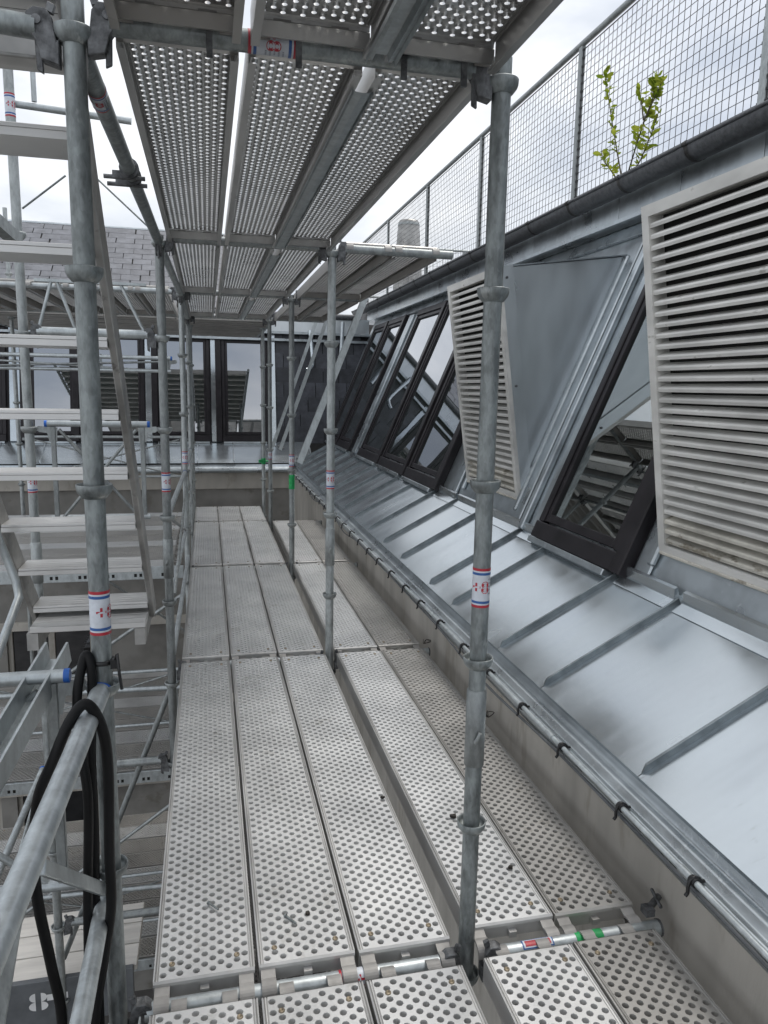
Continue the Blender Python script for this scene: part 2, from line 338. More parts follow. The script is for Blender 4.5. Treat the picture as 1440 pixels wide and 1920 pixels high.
def window(parent, fr, u0, u1, v0, v1, gm=None, side=1):
    gm = gm or GLASS
    d = 0.055
    f = MB()
    f.box((u0, v0 + 0.10, 0.0), (u0 + 0.06, v1, d), fr); f.box((u1 - 0.06, v0 + 0.10, 0.0), (u1, v1, d), fr)
    f.box((u0, v1 + 0.001, 0.0), (u1, v1 + 0.09, d + 0.005), fr)
    f.box((u0, v0 - 0.01, 0.0), (u1, v0 + 0.099, d + 0.012), fr)
    w = part('window', f, FRAME, parent, 0.006)
    s = MB()
    s.box((u0 + 0.062, v0 + 0.11, 0.0), (u0 + 0.105, v1 - 0.002, d - 0.012), fr); s.box((u1 - 0.105, v0 + 0.11, 0.0), (u1 - 0.062, v1 - 0.002, d - 0.012), fr)
    s.box((u0 + 0.106, v0 + 0.11, 0.0), (u1 - 0.106, v0 + 0.165, d - 0.012), fr); s.box((u0 + 0.106, v1 - 0.05, 0.0), (u1 - 0.106, v1 - 0.002, d - 0.012), fr)
    part('sash', s, FRAME, w, 0.004)
    p = MB().box((u0 + 0.104, v0 + 0.163, 0.010), (u1 - 0.104, v1 - 0.048, 0.022), fr)
    part('pane', p, gm, w)
    sl_ = MB().box((u0 + 0.02, v0 - 0.05, 0.0), (u1 - 0.02, v0 - 0.012, d + 0.03), fr)
    part('sill', sl_, ZINC_M, w, 0.005)
    c = MB()
    e = u0 if side > 0 else u1
    c.box((e - side * 0.105, v0 - 0.01, 0.0), (e - side * 0.004, v1 + 0.08, 0.075), fr)
    part('side_cover', c, FRAME, w, 0.006)
    return w
for (a, b) in ((3.46, 4.45), (6.70, 7.76), (7.90, 9.02), (9.15, 10.36), (11.10, 12.10), (12.24, 13.2)):
    window(RB, RF, a, b, 0.0, 2.10, GLASS_CLEAR if a < 4 else GLASS)
# zinc strips and ribs between windows
for (a, b, n) in ((4.47, 4.56, 0.030), (4.66, 4.72, 0.045), (4.80, 4.93, 0.018), (6.16, 6.24, 0.03), (10.40, 10.50, 0.035), (10.56, 10.78, 0.06), (3.20, 3.33, 0.02)):
    part('cover_strip', MB().box((a, 0.0, 0.001), (b, 2.15, n), RF), ZINC_M, RB, 0.008)
part('head_strip', MB().box((-5, 2.20, 0.001), (13.4, 2.29, 0.03), RF), ZINC_M, RB, 0.004)

# vent dormers with louvres
LB, LT = (2.190, 0.855), (1.962, 2.425)
ll = math.hypot(LT[0] - LB[0], LT[1] - LB[1]); tx, tz = (LT[0] - LB[0]) / ll, (LT[1] - LB[1]) / ll
nx_, nz_ = -tz, tx
def LV(u, s, n):
    n -= 0.052
    return Vector((LB[0] + tx * s + nx_ * n, u, LB[1] + tz * s + nz_ * n))
for (y0, y1) in ((4.944, 6.03), (2.10, 3.19)):
    d = MB().prism([(2.255, 0.85), (2.030, 2.445), (2.93, 2.565), (2.99, 2.70), (2.30, 0.80)], y0, y1, XZ)
    dm = part('vent_dormer', d, ZINC_D, RB, 0.004)
    part('top_flashing', MB().prism([(1.97, 2.437), (1.97, 2.446), (2.90, 2.573), (2.90, 2.565)], y0 - 0.012, y1 + 0.012, XZ), ZINC_M, dm)
    for (e, sg) in ((y0, -1), (y1, 1)):      # folded edge where the cheek meets the slope
        part('cheek_flashing', MB().box((e + sg * 0.001, 0.1, 0.001), (e + sg * 0.05, 2.05, 0.035), RF), ZINC_M, dm, 0.01)
    fb = MB()
    w = 0.042
    fb.box((y0 - 0.01, -0.005, 0.0), (y0 + w, ll + 0.02, 0.082), LV); fb.box((y1 - w, -0.005, 0.0), (y1 + 0.01, ll + 0.02, 0.082), LV)
    fb.box((y0 + w, ll - 0.03, 0.0), (y1 - w, ll + 0.02, 0.082), LV); fb.box((y0 + w, -0.005, 0.0), (y1 - w, 0.03, 0.082), LV)
    lf = part('louvre_frame', fb, LOUV, dm, 0.004)
    part('drip_bar', MB().box((y0 - 0.012, -0.022, -0.001), (y1 + 0.012, -0.006, 0.085), LV), LOUV_DIRTY, dm, 0.003)
    for (ya_, yb_) in ((y0 - 0.0125, y0 - 0.0102), (y1 + 0.0102, y1 + 0.0125)):
        part('cheek_edge', MB().box((ya_, -0.004, -0.03), (yb_, ll + 0.018, 0.055), LV), ZINC_D, dm)
    part('back_plate', MB().box((y0 + w, 0.03, 0.001), (y1 - w, ll - 0.03, 0.006), LV), DARK, dm)
    ns = 31; pit = (ll - 0.075) / ns
    for k in range(ns):
        s0 = 0.045 + k * pit
        prof = [(0.030, 0.022), (0.066, 0.001), (0.074, -0.003), (0.0755, 0.010), (0.072, 0.018), (0.034, 0.030)]
        sb = MB().prism(prof, y0 + w + 0.001, y1 - w - 0.001, lambda n, s, u, s0=s0: LV(u, s0 + s, n))
        part('slat', sb, LOUV_DIRTY if k < 3 else LOUV, dm)
    for yy in (y0 - 0.014, y1 + 0.014):
        for ss in (0.06, ll * 0.5, ll - 0.06):
            part('bolt', MB().tube(LV(yy - 0.008, ss, 0.025), LV(yy + 0.008, ss, 0.025), 0.009, 8), CAST, dm)

# eaves: fascia panels, soffit, dark gutter with straps
fj = [-2.9 + 0.725 * i for i in range(24)]
for i in range(len(fj) - 1):
    part('fascia_panel', MB().box((2.885, fj[i] + 0.003, 2.815), (2.90, fj[i + 1] - 0.003, 3.045)), ZINC_M, RB, 0.002)
part('soffit', MB().box((2.90, -5, 2.81), (3.2, 14.4, 2.84)), ZINC_D, RB)
part('drip_edge', MB().box((2.876, -5, 2.803), (2.889, 14.2, 2.83)), ZINC_M, RB)
gp = [(2.765 + 0.082 * math.cos(math.radians(a)), 3.015 + 0.082 * math.sin(math.radians(a))) for a in range(180, 361, 12)]
gu = MB().sheet(gp, -5, 14.2, XZ, True)
gu.tube((2.681, -5, 3.018), (2.681, 14.2, 3.018), 0.0105, 10)
part('eaves_gutter', gu, GUTTER, RB)
sy = -2.9
while sy < 14:
    st = MB()
    pr = [(2.765 + 0.0855 * math.cos(math.radians(a)), 3.015 + 0.0855 * math.sin(math.radians(a))) for a in range(165, 371, 15)]
    st.sheet(pr, sy + 0.39, sy + 0.42, XZ, True)
    st.tube((2.681, sy + 0.385, 3.018), (2.681, sy + 0.425, 3.018), 0.0145, 10)
    part('gutter_strap', st, STRAP, RB)
    sy += 0.725
for jy in (1.2, 4.05, 7.0, 9.9):
    part('gutter_joint', MB().sheet([(2.765 + 0.0845 * math.cos(math.radians(a)), 3.015 + 0.0845 * math.sin(math.radians(a))) for a in range(180, 361, 12)], jy, jy + 0.05, XZ, True), GUTTER, RB)

# ---------------------------------------------------------------- far wing closing the courtyard
FB = thing('slate_roofed_building', 'slate roofed wing with dark windows closing the far end of the courtyard', 'building', (-1.0, 13.0, 0))
wl = MB()
XS = [(-9.0, -4.9), (-4.9, -3.55), (-3.55, -3.3), (-3.3, -1.95), (-1.95, 1.42)]
opens = {1, 3}
ZS = [(-9.5, -6.7), (-6.7, -5.3), (-5.3, -3.7), (-3.7, -2.35), (-2.35, -0.12)]
for i, (xa, xb) in enumerate(XS):
    for j, (za, zb) in enumerate(ZS):
        if i in opens and j in (1, 3): continue
        wl.box((xa, 12.86, za), (xb, 13.3, zb))
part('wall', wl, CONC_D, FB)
part('cornice_band', MB().box((-9, 12.80, -0.12), (1.40, 13.3, 0.20)), CONC, FB, 0.006)
for zz in (-2.30, -3.80, -5.22):
    part('string_course', MB().box((-9, 12.79, zz - 0.14), (1.40, 12.859, zz)), CONC, FB, 0.005)
for i in opens:
    for j in (1, 3):
        xa, xb = XS[i]; za, zb = ZS[j]
        f = MB()
        for (p, q) in (((xa, za), (xa + 0.07, zb)), ((xb - 0.07, za), (xb, zb)), ((xa + 0.07, za), (xb - 0.07, za + 0.07)), ((xa + 0.07, zb - 0.07), (xb - 0.07, zb)), (((xa + xb) / 2 - 0.05, za + 0.07), ((xa + xb) / 2 + 0.05, zb - 0.07))):
            f.box((p[0], 12.95, p[1]), (q[0], 13.02, q[1]))
        wn = part('courtyard_window', f, mat_pale if False else CONC, FB, 0.004)
        part('pane', MB().box((xa + 0.05, 12.99, za + 0.05), (xb - 0.05, 13.0, zb - 0.05)), GLASS_LOW, wn)
# far apron
FA, FBp = (12.755, 0.325), (13.39, 0.64)
fal = math.atan2(FBp[1] - FA[1], FBp[0] - FA[0]); FLEN = math.hypot(FBp[0] - FA[0], FBp[1] - FA[1])
def FP(a, n, u): return Vector((u, FA[0] + a * math.cos(fal) - n * math.sin(fal), FA[1] + a * math.sin(fal) + n * math.cos(fal)))
fs = [-5.2, -4.55, -3.95, -3.3, -2.62, -1.98, -1.4, -0.82, -0.18, 0.42, 1.05, 1.75]
for i in range(len(fs) - 1):
    part('roof_panel', MB().box((0, fs[i] + 0.003, -0.004), (FLEN, fs[i + 1] - 0.003, 0.0), lambda a, u, n: FP(a, n, u)), ZINC, FB)
for x in fs:
    part('standing_seam', MB().prism([(0.03, 0.0), (FLEN - 0.01, 0.0), (FLEN - 0.01, 0.022), (0.05, 0.022)], x - 0.007, x + 0.007, FP), ZINC_M, FB)
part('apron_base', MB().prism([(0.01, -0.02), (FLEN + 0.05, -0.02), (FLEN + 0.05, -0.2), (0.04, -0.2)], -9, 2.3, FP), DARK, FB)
part('gutter', MB().sheet([(12.80, 0.16), (12.69, 0.165), (12.668, 0.185), (12.662, 0.21), (12.668, 0.235), (12.682, 0.24), (12.70, 0.23), (12.74, 0.25), (12.765, 0.30)], -9, 1.36, lambda y, z, w: Vector((w, y, z)), True), ZINC_M, FB)
part('mansard_face', MB().prism([(-0.05, -0.3), (1.95, -0.3), (1.95, 0.0), (-0.05, 0.0)], -9, 3.2, lambda v, n, u: FF(u, v, n)), FRAME, FB)
for (a, b) in ((-4.3, -3.22), (-2.90, -2.13), (-2.09, -1.04), (-0.82, 0.05), (0.25, 1.04)):
    window(FB, FF, a, b, 0.0, 1.78)
for (a, b) in ((-3.17, -2.97), (-1.03, -0.86), (0.065, 0.235), (1.10, 1.19)):
    part('cover_strip', MB().box((a, -0.01, 0.001), (b, 1.9, 0.05), FF), ZINC, FB, 0.006)
# slates on the steep face
sw, sh = 0.285, 0.262
sm_ = MB().box((0.0, 0.0, 0.0), (sw - 0.012, sh + 0.05, 0.009))
SLM = sm_.mesh('slate', SLATE)
R80 = Matrix(((1, 0, 0), (0, math.cos(A80), -math.sin(A80)), (0, math.sin(A80), math.cos(A80))))
for r in range(8):
    for c in range(6):
        u = 1.20 + c * sw - (sw / 2 if r % 2 else 0)
        if u < 1.03 or u > 2.75: continue
        o = link('slate', SLM, FB)
        Mx = (R80.to_4x4() @ Matrix.Rotation(math.radians(2.6 + random.uniform(-0.4, 0.4)), 4, 'X') @ Matrix.Rotation(random.uniform(-0.012, 0.012), 4, 'Z'))
        Mx.translation = FF(u, r * sh - 0.04, 0.010) - wpos(FB); o.matrix_local = Mx
part('slate_backing', MB().box((1.19, -0.05, 0.0005), (2.95, 1.95, 0.003), FF), DARK, FB)
# eaves of the far wing
part('fascia', MB().box((-9, 13.66, 2.56), (2.9, 13.76, 2.83)), ZINC_D, FB)
for zz in (2.43, 2.555):
    part('drip_strip', MB().box((-9, 13.60, zz - 0.025), (2.9, 13.655, zz + 0.02)), ZINC_M, FB, 0.004)
part('eaves_gutter', MB().tube((-9, 13.62, 2.86), (2.72, 13.62, 2.86), 0.05, 12), GUTTER, FB)
RPa = math.atan(0.72)
def RP(a, n, u): return Vector((u, 13.72 + a * math.cos(RPa) - n * math.sin(RPa), 2.93 + a * math.sin(RPa) + n * math.cos(RPa)))
part('roof', MB().prism([(0, -0.12), (2.86, -0.12), (2.86, 0.0), (0, 0.0)], -9, 1.1, RP), DARK, FB)
SRM = MB().box((0.0, 0.0, 0.0), (0.319, 0.185, 0.014)).mesh('roof_slate', SLATE_R)
RR = Matrix.Rotation(RPa, 4, 'X')
for r in range(14):
    for c in range(18):
        u = -4.75 + c * 0.33 - (0.165 if r % 2 else 0) + random.uniform(-0.012, 0.012)
        o = link('roof_slate', SRM, FB)
        Mx = RR @ Matrix.Rotation(math.radians(0.8 + random.uniform(-0.5, 0.5)), 4, 'X'); Mx = Mx.copy()
        Mx.translation = RP(r * 0.2, 0.008, u) - wpos(FB); o.matrix_local = Mx
part('ridge_cap', MB().box((-9, 16.02, 4.585), (1.1, 16.14, 4.63)), ZINC_D, FB, 0.01)
# drain spout on the slate face
part('drain_pipe', MB().path([(1.80, 13.50, 2.60), (1.82, 13.47, 2.35), (1.835, 13.42, 2.08), (1.82, 13.36, 1.98), (1.77, 13.30, 1.935), (1.70, 13.26, 1.90)], 0.038, 12), ZINC, FB)
part('corner_pipe', MB().path([(2.35, 13.3, 2.75), (2.33, 13.3, 2.3), (2.28, 13.28, 1.95)], 0.035, 10), ZINC_M, FB)

# ---------------------------------------------------------------- mesh fence on the roof
FN = thing('roof_fence', 'grey steel railing filled with square wire mesh above the roof gutter', 'fence', (2.9, 5.0, 3.05))
fy = [-0.55, 1.58, 3.73, 5.87, 8.09, 10.13, 12.40, 14.60]
FX = 2.93; FZ = 4.31
for y in fy:
    part('post', MB().box((FX - 0.018, y - 0.026, 3.05), (FX + 0.018, y + 0.026, FZ - 0.02)), GALV, FN, 0.003)
part('top_rail', MB().tube((FX, -0.55, FZ), (FX, 14.6, FZ), 0.024, 12), GALV, FN)
part('top_rail', MB().tube((FX, 14.6, FZ), (8.5, 14.6, FZ), 0.024, 12), GALV, FN)
part('bottom_rail', MB().tube((FX, 14.6, 3.35), (8.5, 14.6, 3.35), 0.016, 8), GALV, FN)
for x in (5.0, 7.0):
    part('post', MB().box((x - 0.025, 14.58, 3.05), (x + 0.025, 14.62, FZ - 0.02)), GALV, FN, 0.003)
for i in range(len(fy) - 1):
    mbm = MB(); a, b = fy[i] + 0.03, fy[i + 1] - 0.03
    k = int((b - a) / 0.062); rw = 0.0021
    for j in range(k + 1):
        y = a + (b - a) * j / k
        wob = random.uniform(-0.004, 0.004)
        mbm.tube((FX, y, 3.1), (FX, y + wob, FZ - 0.05), rw, 4, caps=False)
    nz2 = 19
    for j in range(nz2 + 1):
        z = 3.1 + (FZ - 0.05 - 3.1) * j / nz2
        mbm.tube((FX - 0.003, a, z), (FX - 0.003, b, z + random.uniform(-0.004, 0.004)), rw, 4, caps=False)
    for z in (3.1, FZ - 0.05):
        mbm.tube((FX, a, z), (FX, b, z), 0.0045, 5, caps=False)
    for y in (a, b):
        mbm.tube((FX, y, 3.1), (FX, y, FZ - 0.05), 0.0045, 5, caps=False)
    part('wire_mesh', mbm, WIRE, FN)['kind'] = 'stuff'
    tb = MB()
    for y in (a, b):
        for j in range(0, nz2 + 1):
            z = 3.1 + (FZ - 0.05 - 3.1) * j / nz2
            tb.box((FX - 0.008, y - 0.012, z - 0.008), (FX + 0.008, y + 0.012, z + 0.008))
    part('wire_tie', tb, WIRE, FN)['kind'] = 'stuff'
mb = MB(); a, b = FX + 0.05, 8.4
for j in range(56):
    x = a + (b - a) * j / 55; mb.tube((x, 14.6, 3.1), (x, 14.6, FZ - 0.05), 0.0025, 4, caps=False)
for j in range(14):
    z = 3.1 + (FZ - 0.15) * 0 + (FZ - 0.05 - 3.1) * j / 13; mb.tube((a, 14.6, z), (b, 14.6, z), 0.0025, 4, caps=False)
part('wire_mesh', mb, WIRE, FN)['kind'] = 'stuff'

vt = thing('roof_vent', 'pale grey tapered vent cowl standing on the flat roof beyond the fence', 'vent', (4.75, 18.0, 3.05))
part('cowl', MB().lathe((4.75, 18.0, 3.05), [(0.36, 0.0), (0.34, 1.3), (0.25, 2.45), (0.22, 2.5), (0.0, 2.5)], 20), ALU_DULL, vt)
part('collar', MB().lathe((4.75, 18.0, 3.05), [(0.262, 2.38), (0.262, 2.42), (0.25, 2.44)], 20), GALV, vt)

# plant rooted in the gutter
PL = thing('gutter_plant', 'small leafy green sapling growing out of the eaves gutter', 'plant', (2.76, 4.82, 3.0))
def pt(y, z, x=2.76): return Vector((x, y, z))
stems = [[pt(4.82, 2.99), pt(4.92, 3.22), pt(5.02, 3.45), pt(5.12, 3.70), pt(5.18, 3.84)],
         [pt(4.80, 2.99), pt(4.70, 3.18), pt(4.62, 3.32), pt(4.50, 3.44), pt(4.42, 3.52)],
         [pt(4.84, 2.99), pt(4.98, 3.12), pt(5.10, 3.22), pt(5.15, 3.30)],
         [pt(4.62, 3.34), pt(4.66, 3.46), pt(4.70, 3.55)],
         [pt(4.78, 2.99), pt(4.62, 3.10), pt(4.52, 3.22), pt(4.45, 3.34)],
         [pt(4.62, 3.32), pt(4.54, 3.42), pt(4.50, 3.50), pt(4.50, 3.56)]]
sb = MB()
for st in stems: sb.path(st, [0.006 - 0.004 * i / (len(st) - 1) for i in range(len(st))], 6)
part('stem', sb, BARK, PL)
lm = MB()
for si, st in enumerate(stems):
    nL = (60, 56, 26, 14, 36, 44)[si]
    for k in range(nL):
        t = (0.25 + 0.75 * k / nL) * (len(st) - 1); i = min(int(t), len(st) - 2); p = st[i].lerp(st[i + 1], t - i)
        d = Vector((random.uniform(-1, 1), random.uniform(-1, 1), random.uniform(-0.1, 1.1))).normalized()
        L_ = random.uniform(0.025, 0.08); wd = L_ * random.uniform(0.16, 0.26); sdv = d.cross(Vector((random.uniform(-1, 1), random.uniform(-1, 1), random.uniform(-1, 1)))).normalized(); up = d.cross(sdv)
        pts = [p, p + d * L_ * 0.4 + sdv * wd + up * 0.006, p + d * L_ * 0.75 + sdv * wd * 0.8, p + d * L_, p + d * L_ * 0.75 - sdv * wd * 0.8, p + d * L_ * 0.4 - sdv * wd + up * 0.006, p + d * L_ * 0.5]
        lm.add(pts, [(0, 1, 6), (1, 2, 6), (2, 3, 6), (3, 4, 6), (4, 5, 6), (5, 0, 6)], False)
lo = part('foliage', lm, LEAF, PL)

# conduit clipped to the lower gutter
CD = thing('conduit', 'thin bright metal conduit with black clips along the lower gutter on the right', 'conduit', (1.318, 3.0, 0.25))
part('pipe', MB().tube((1.318, -0.5, 0.247), (1.318, 12.55, 0.247), 0.0095, 10), GALV_NEW, CD)
cy = 0.45
CL = []
while cy < 12.4:
    c = MB()
    c.path([(1.300, cy, 0.212), (1.299, cy, 0.232), (1.304, cy, 0.253), (1.318, cy, 0.262), (1.332, cy, 0.255), (1.342, cy, 0.243), (1.352, cy, 0.244)], 0.0055, 8)
    c.tube((1.318, cy - 0.012, 0.247), (1.318, cy + 0.012, 0.247), 0.0145, 10)
    c.tube((1.300, cy, 0.214), (1.293, cy, 0.205), 0.0055, 8)
    part('clip', c, PLASTIC, CD)
    CL.append(cy); cy += 0.40 + random.uniform(-0.03, 0.03)
for k in (1.02, 1.66, 2.55, 3.9):
    part('sleeve', MB().tube((1.318, k, 0.247), (1.318, k + 0.06, 0.247), 0.0125, 10), GALV_NEW, CD)
wc = []
for k in range(0, 150):
    y = 0.4 + k * 0.075
    sag = 0.5 + 0.5 * math.sin(y * 2.1 + 1.3 * math.sin(y * 0.7))
    wc.append((1.322 + 0.004 * math.sin(y * 5), y, 0.215 - 0.045 * sag ** 3))
solid('cable', MB().path(wc, 0.006, 6), GREY, 'thin grey cable drooping in waves under the bright conduit', 'cable', base=(1.32, 0.4, 0.2))

# ================================================================== SCAFFOLD
# ---- sticker wrap (shared meshes, local origin on the tube axis)
def text_mesh(body, size):
    c = bpy.data.curves.new('txt', 'FONT'); c.body = body; c.size = size; c.align_x = 'CENTER'; c.align_y = 'CENTER'; c.offset = size * 0.02
    o = bpy.data.objects.new('txt', c); COL.objects.link(o)
    dg = bpy.context.evaluated_depsgraph_get(); me = bpy.data.meshes.new_from_object(o.evaluated_get(dg))
    vs = [tuple(v.co) for v in me.vertices]; fs_ = [tuple(p.vertices) for p in me.polygons]
    bpy.data.objects.remove(o); bpy.data.curves.remove(c); bpy.data.meshes.remove(me)
    return vs, fs_
TR = 0.02415
def band(z0, z1, r): return MB().lathe((0, 0, 0), [(r, z0), (r, z1)], 24)
STK = band(-0.052, 0.052, TR + 0.0004).mesh('sticker', STICK)
SBL = band(0, 0.007, TR + 0.0008).mesh('sticker_stripe', STICK_B)
SRD = band(0, 0.0075, TR + 0.0008).mesh('sticker_stripe', STICK_R)
tv, tf = text_mesh('+8', 0.046)
b_ = MB(); b_.add([(-(TR + 0.0011) * math.sin(-x / TR), -(TR + 0.0011) * math.cos(x / TR), y) for x, y, z in tv], tf)
STX = b_.mesh('sticker_mark', STICK_R)
b_ = MB()
for r in range(5):
    for c in range(4 if r != 2 else 3):
        a0 = 0.95 + c * 0.16; r_ = TR + 0.0011; z = 0.022 - r * 0.010
        b_.add([(r_ * math.sin(a), -r_ * math.cos(a), zz) for a, zz in ((a0, z), (a0 + 0.11, z), (a0 + 0.11, z + 0.004), (a0, z + 0.004))], [(0, 1, 2, 3)])
SIN = b_.mesh('sticker_print', INK)
def sticker(parent, loc, rotz=0.0, rot=None):
    o = link('sticker', STK, parent, loc); o.rotation_euler = rot or (0, 0, rotz)
    
    for z in (-0.044, 0.036): link('stripe', SBL, o, (0, 0, z))
    for z in (-0.056, 0.0475): link('stripe', SRD, o, (0, 0, z))
    link('mark', STX, o); link('print', SIN, o)
    return o

CUP = MB().lathe((0, 0, 0), [(TR, -0.024), (0.029, -0.022), (0.0385, -0.010), (0.0415, -0.002), (0.0425, 0.009), (0.0415, 0.011), (0.0385, 0.010), (0.0375, 0.000), (0.034, -0.005), (0.028, -0.008), (TR, -0.008)], 28).mesh('cup', GALV)
CUP_OLD = CUP.copy(); CUP_OLD.materials[0] = GALV_OLD
SLV = MB()
SLV.lathe((0, 0, 0), [(TR, -0.115), (0.0285, -0.112), (0.0285, 0.112), (TR, 0.116)], 24)
SLEEVE = SLV.mesh('sleeve', GALV)
PINM = MB().path([(0.0, -0.029, -0.03), (0.0, -0.036, -0.03), (0.004, -0.040, -0.02), (0.012, -0.040, 0.0)], 0.0055, 8).mesh('locking_pin', GALV)
def standard(x, y, z0, z1, label, stick=(), mat_=GALV, sleeves=(), rot=0.0):
    t = thing('scaffold_standard', label, 'scaffold post', (x, y, z0), 'scaffold standards')
    part('tube', MB().tube((x, y, z0), (x, y, z1), TR, 24), mat_, t)
    z = -0.14 - 0.5 * 20
    while z < z1:
        if z > z0 + 0.02:
            o = link('cup', CUP_OLD if mat_ is GALV_OLD else CUP, t, (0, 0, z - z0)); o.rotation_euler = (0, 0, random.random())
        z += 0.5
    for s_ in stick: sticker(t, (0, 0, s_ - z0), rot)
    for s_ in sleeves:
        o = link('sleeve', SLEEVE, t, (0, 0, s_ - z0)); p = link('locking_pin', PINM, o); p.rotation_euler = (0, 0, -0.3)
    return t

def wedge(end, dirv, parent):
    """forged wedge head; end = axis of the standard, dirv = unit direction into the ledger"""
    d = Vector(dirv).normalized(); zax = Vector((0, 0, 1)); sd_ = d.cross(zax).normalized(); e = Vector(end)
    fr = lambda a, b, w: e + d * a + zax * b + sd_ * w
    w = MB()
    w.prism([(0.040, 0.018), (0.052, 0.036), (0.078, 0.036), (0.094, 0.022), (0.092, -0.006), (0.076, -0.030), (0.066, -0.066), (0.030, -0.074), (0.028, -0.020), (0.034, -0.026)], -0.017, 0.017, fr)
    w.prism([(0.066, -0.030), (0.080, -0.024), (0.078, -0.085), (0.064, -0.092)], -0.005, 0.005, fr)
    w.prism([(0.034, 0.050), (0.050, 0.056), (0.056, 0.036), (0.040, 0.030)], -0.006, 0.006, fr)
    h = part('wedge_head', w, CAST, parent, 0.003)
    pn = MB(); pn.tube(fr(0.072, 0.010, -0.0215), fr(0.072, 0.010, 0.0215), 0.0095, 12)
    part('rivet', pn, CAST, h)
    return h
def ledger(p0, p1, label, r=TR, mat_=GALV, heads=(1, 1), cat='scaffold ledger', name='scaffold_ledger', group='scaffold ledgers'):
    p0, p1 = Vector(p0), Vector(p1); d = (p1 - p0).normalized()
    t = thing(name, label, cat, tuple(p0), group)
    a = p0 + d * (0.075 if heads[0] else 0); b = p1 - d * (0.075 if heads[1] else 0)
    part('tube', MB().tube(a, b, r, 18), mat_, t)
    if heads[0]: wedge(p0, d, t)
    if heads[1]: wedge(p1, -d, t)
    return t

# ---- perforated deck: built once in local coordinates, length 1 bay = DL, then copied and scaled along y
DL = 2.42; GAP = 0.046; CW, CH = 0.0222, 0.037
def plate_mesh(zm, zi, rm, ri):
    mb = MB(); ncol = 11; y0, y1 = GAP, DL - GAP
    nrow = int((y1 - y0) / CH); ch = (y1 - y0) / nrow
    ang = [math.radians(22.5 + 45 * k) for k in range(8)]
    x_l = -ncol * CW / 2
    ro = 0.0101 if zi < -0.01 else 0.0092
    for c in range(ncol):
        xa = x_l + c * CW; xb = xa + CW; odd = c % 2
        ys = [y0 + ch * (r + (0.5 if odd else 0)) for r in range(nrow - (1 if odd else 0))]
        if odd:
            for (ya, yb) in ((y0, y0 + ch / 2), (y1 - ch / 2, y1)):
                mb.add([(xa, ya, 0), (xb, ya, 0), (xb, yb, 0), (xa, yb, 0)], [(0, 1, 2, 3)])
        for ya in ys:
            yb = ya + ch; cx, cy = (xa + xb) / 2, (ya + yb) / 2
            vs = [(xa, ya, 0), (xb, ya, 0), (xb, yb, 0), (xa, yb, 0)]
            vs += [(cx + ro * math.cos(t), cy + ro * math.sin(t), 0) for t in ang]
            o = len(mb.v); mb.v += vs
            F = [(2, 5, 4, 1), (3, 7, 6, 2), (0, 9, 8, 3), (1, 11, 10, 0), (2, 6, 5), (3, 8, 7), (0, 10, 9), (1, 4, 11)]
            for f in F: mb.f.append(tuple(o + i for i in f)); mb.sm.append(False)
            o2 = len(mb.v)
            for rr, zz in ((ro, 0.0), (rm, zm), (ri, zi)):
                mb.v += [(cx + rr * math.cos(t), cy + rr * math.sin(t), zz) for t in ang]
            for q in (0, 8):
                for k in range(8): mb.f.append((o2 + q + k, o2 + q + (k + 1) % 8, o2 + q + 8 + (k + 1) % 8, o2 + q + 8 + k)); mb.sm.append(True)
    me = bpy.data.meshes.new('plate'); me.from_pydata(mb.v, [], mb.f); me.polygons.foreach_set('use_smooth', mb.sm); me.update()
    me.materials.append(DECK); return me
PLATE = plate_mesh(-0.003, -0.017, 0.0092, 0.0082); PLATE_OLD = PLATE.copy(); PLATE_OLD.materials[0] = DECK_OLD
PLATE_UP = plate_mesh(-0.0028, -0.0065, 0.0080, 0.0066); PLATE_UP.materials[0] = DECK_UP; PLATE_UPO = PLATE_UP.copy(); PLATE_UPO.materials[0] = DECK_UPO
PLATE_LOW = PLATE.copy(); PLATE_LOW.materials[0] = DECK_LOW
def rail_mesh(s, m_):
    pr = [(0.1221, 0), (0.1240, -0.0025), (0.1258, 0), (0.1290, 0.0005), (0.1305, -0.0035), (0.1330, 0.0005), (0.1370, -0.001), (0.1370, -0.074), (0.118, -0.074), (0.118, -0.064)]
    return MB().sheet([(s * a, b) for a, b in pr], GAP, DL - GAP, lambda x, z, w: Vector((x, w, z))).mesh('side_rail', m_)
RAILS = {k: (rail_mesh(-1, m_), rail_mesh(1, m_)) for k, m_ in (('n', DECKRAIL), ('o', DECK_OLD))}
def end_mesh(m_):
    e = MB()
    e.sheet([(GAP, 0.001), (GAP - 0.006, -0.004), (GAP - 0.007, -0.012), (GAP - 0.002, -0.016), (GAP - 0.002, -0.052), (GAP + 0.012, -0.056)], -0.136, 0.136, lambda y, z, w: Vector((w, y, z)))
    e.box((-0.012, GAP - 0.020, -0.044), (0.012, GAP - 0.003, -0.026))
    return e.mesh('end_plate', m_)
ENDM = {'n': end_mesh(DECKRAIL), 'o': end_mesh(DECK_OLD)}
def claw_mesh(m_):
    pr = []
    for q in (0.0255, 0.0315):
        row = [(GAP - 0.003, -0.010 if q > 0.03 else -0.017)] + [(q * math.cos(math.radians(a)), -0.046 + q * math.sin(math.radians(a))) for a in range(60, 191, 13)]
        pr.append(row)
    return MB().prism(pr[1] + pr[0][::-1], -0.02, 0.02, lambda y, z, w: Vector((w, y, z))).mesh('claw', m_)
CLAWM = mat('claw_steel', (0.36, 0.35, 0.335), 0.55, 0.2, 0.12, 12, rand=0.1)
CLAW = {'n': claw_mesh(CLAWM), 'o': claw_mesh(CLAWM)}
SCREW = MB().lathe((0, 0, 0), [(0.0, 0.0015), (0.0035, 0.0015), (0.0045, 0.004), (0.0078, 0.003), (0.0085, 0.0)], 12).mesh('screw', BRASS)
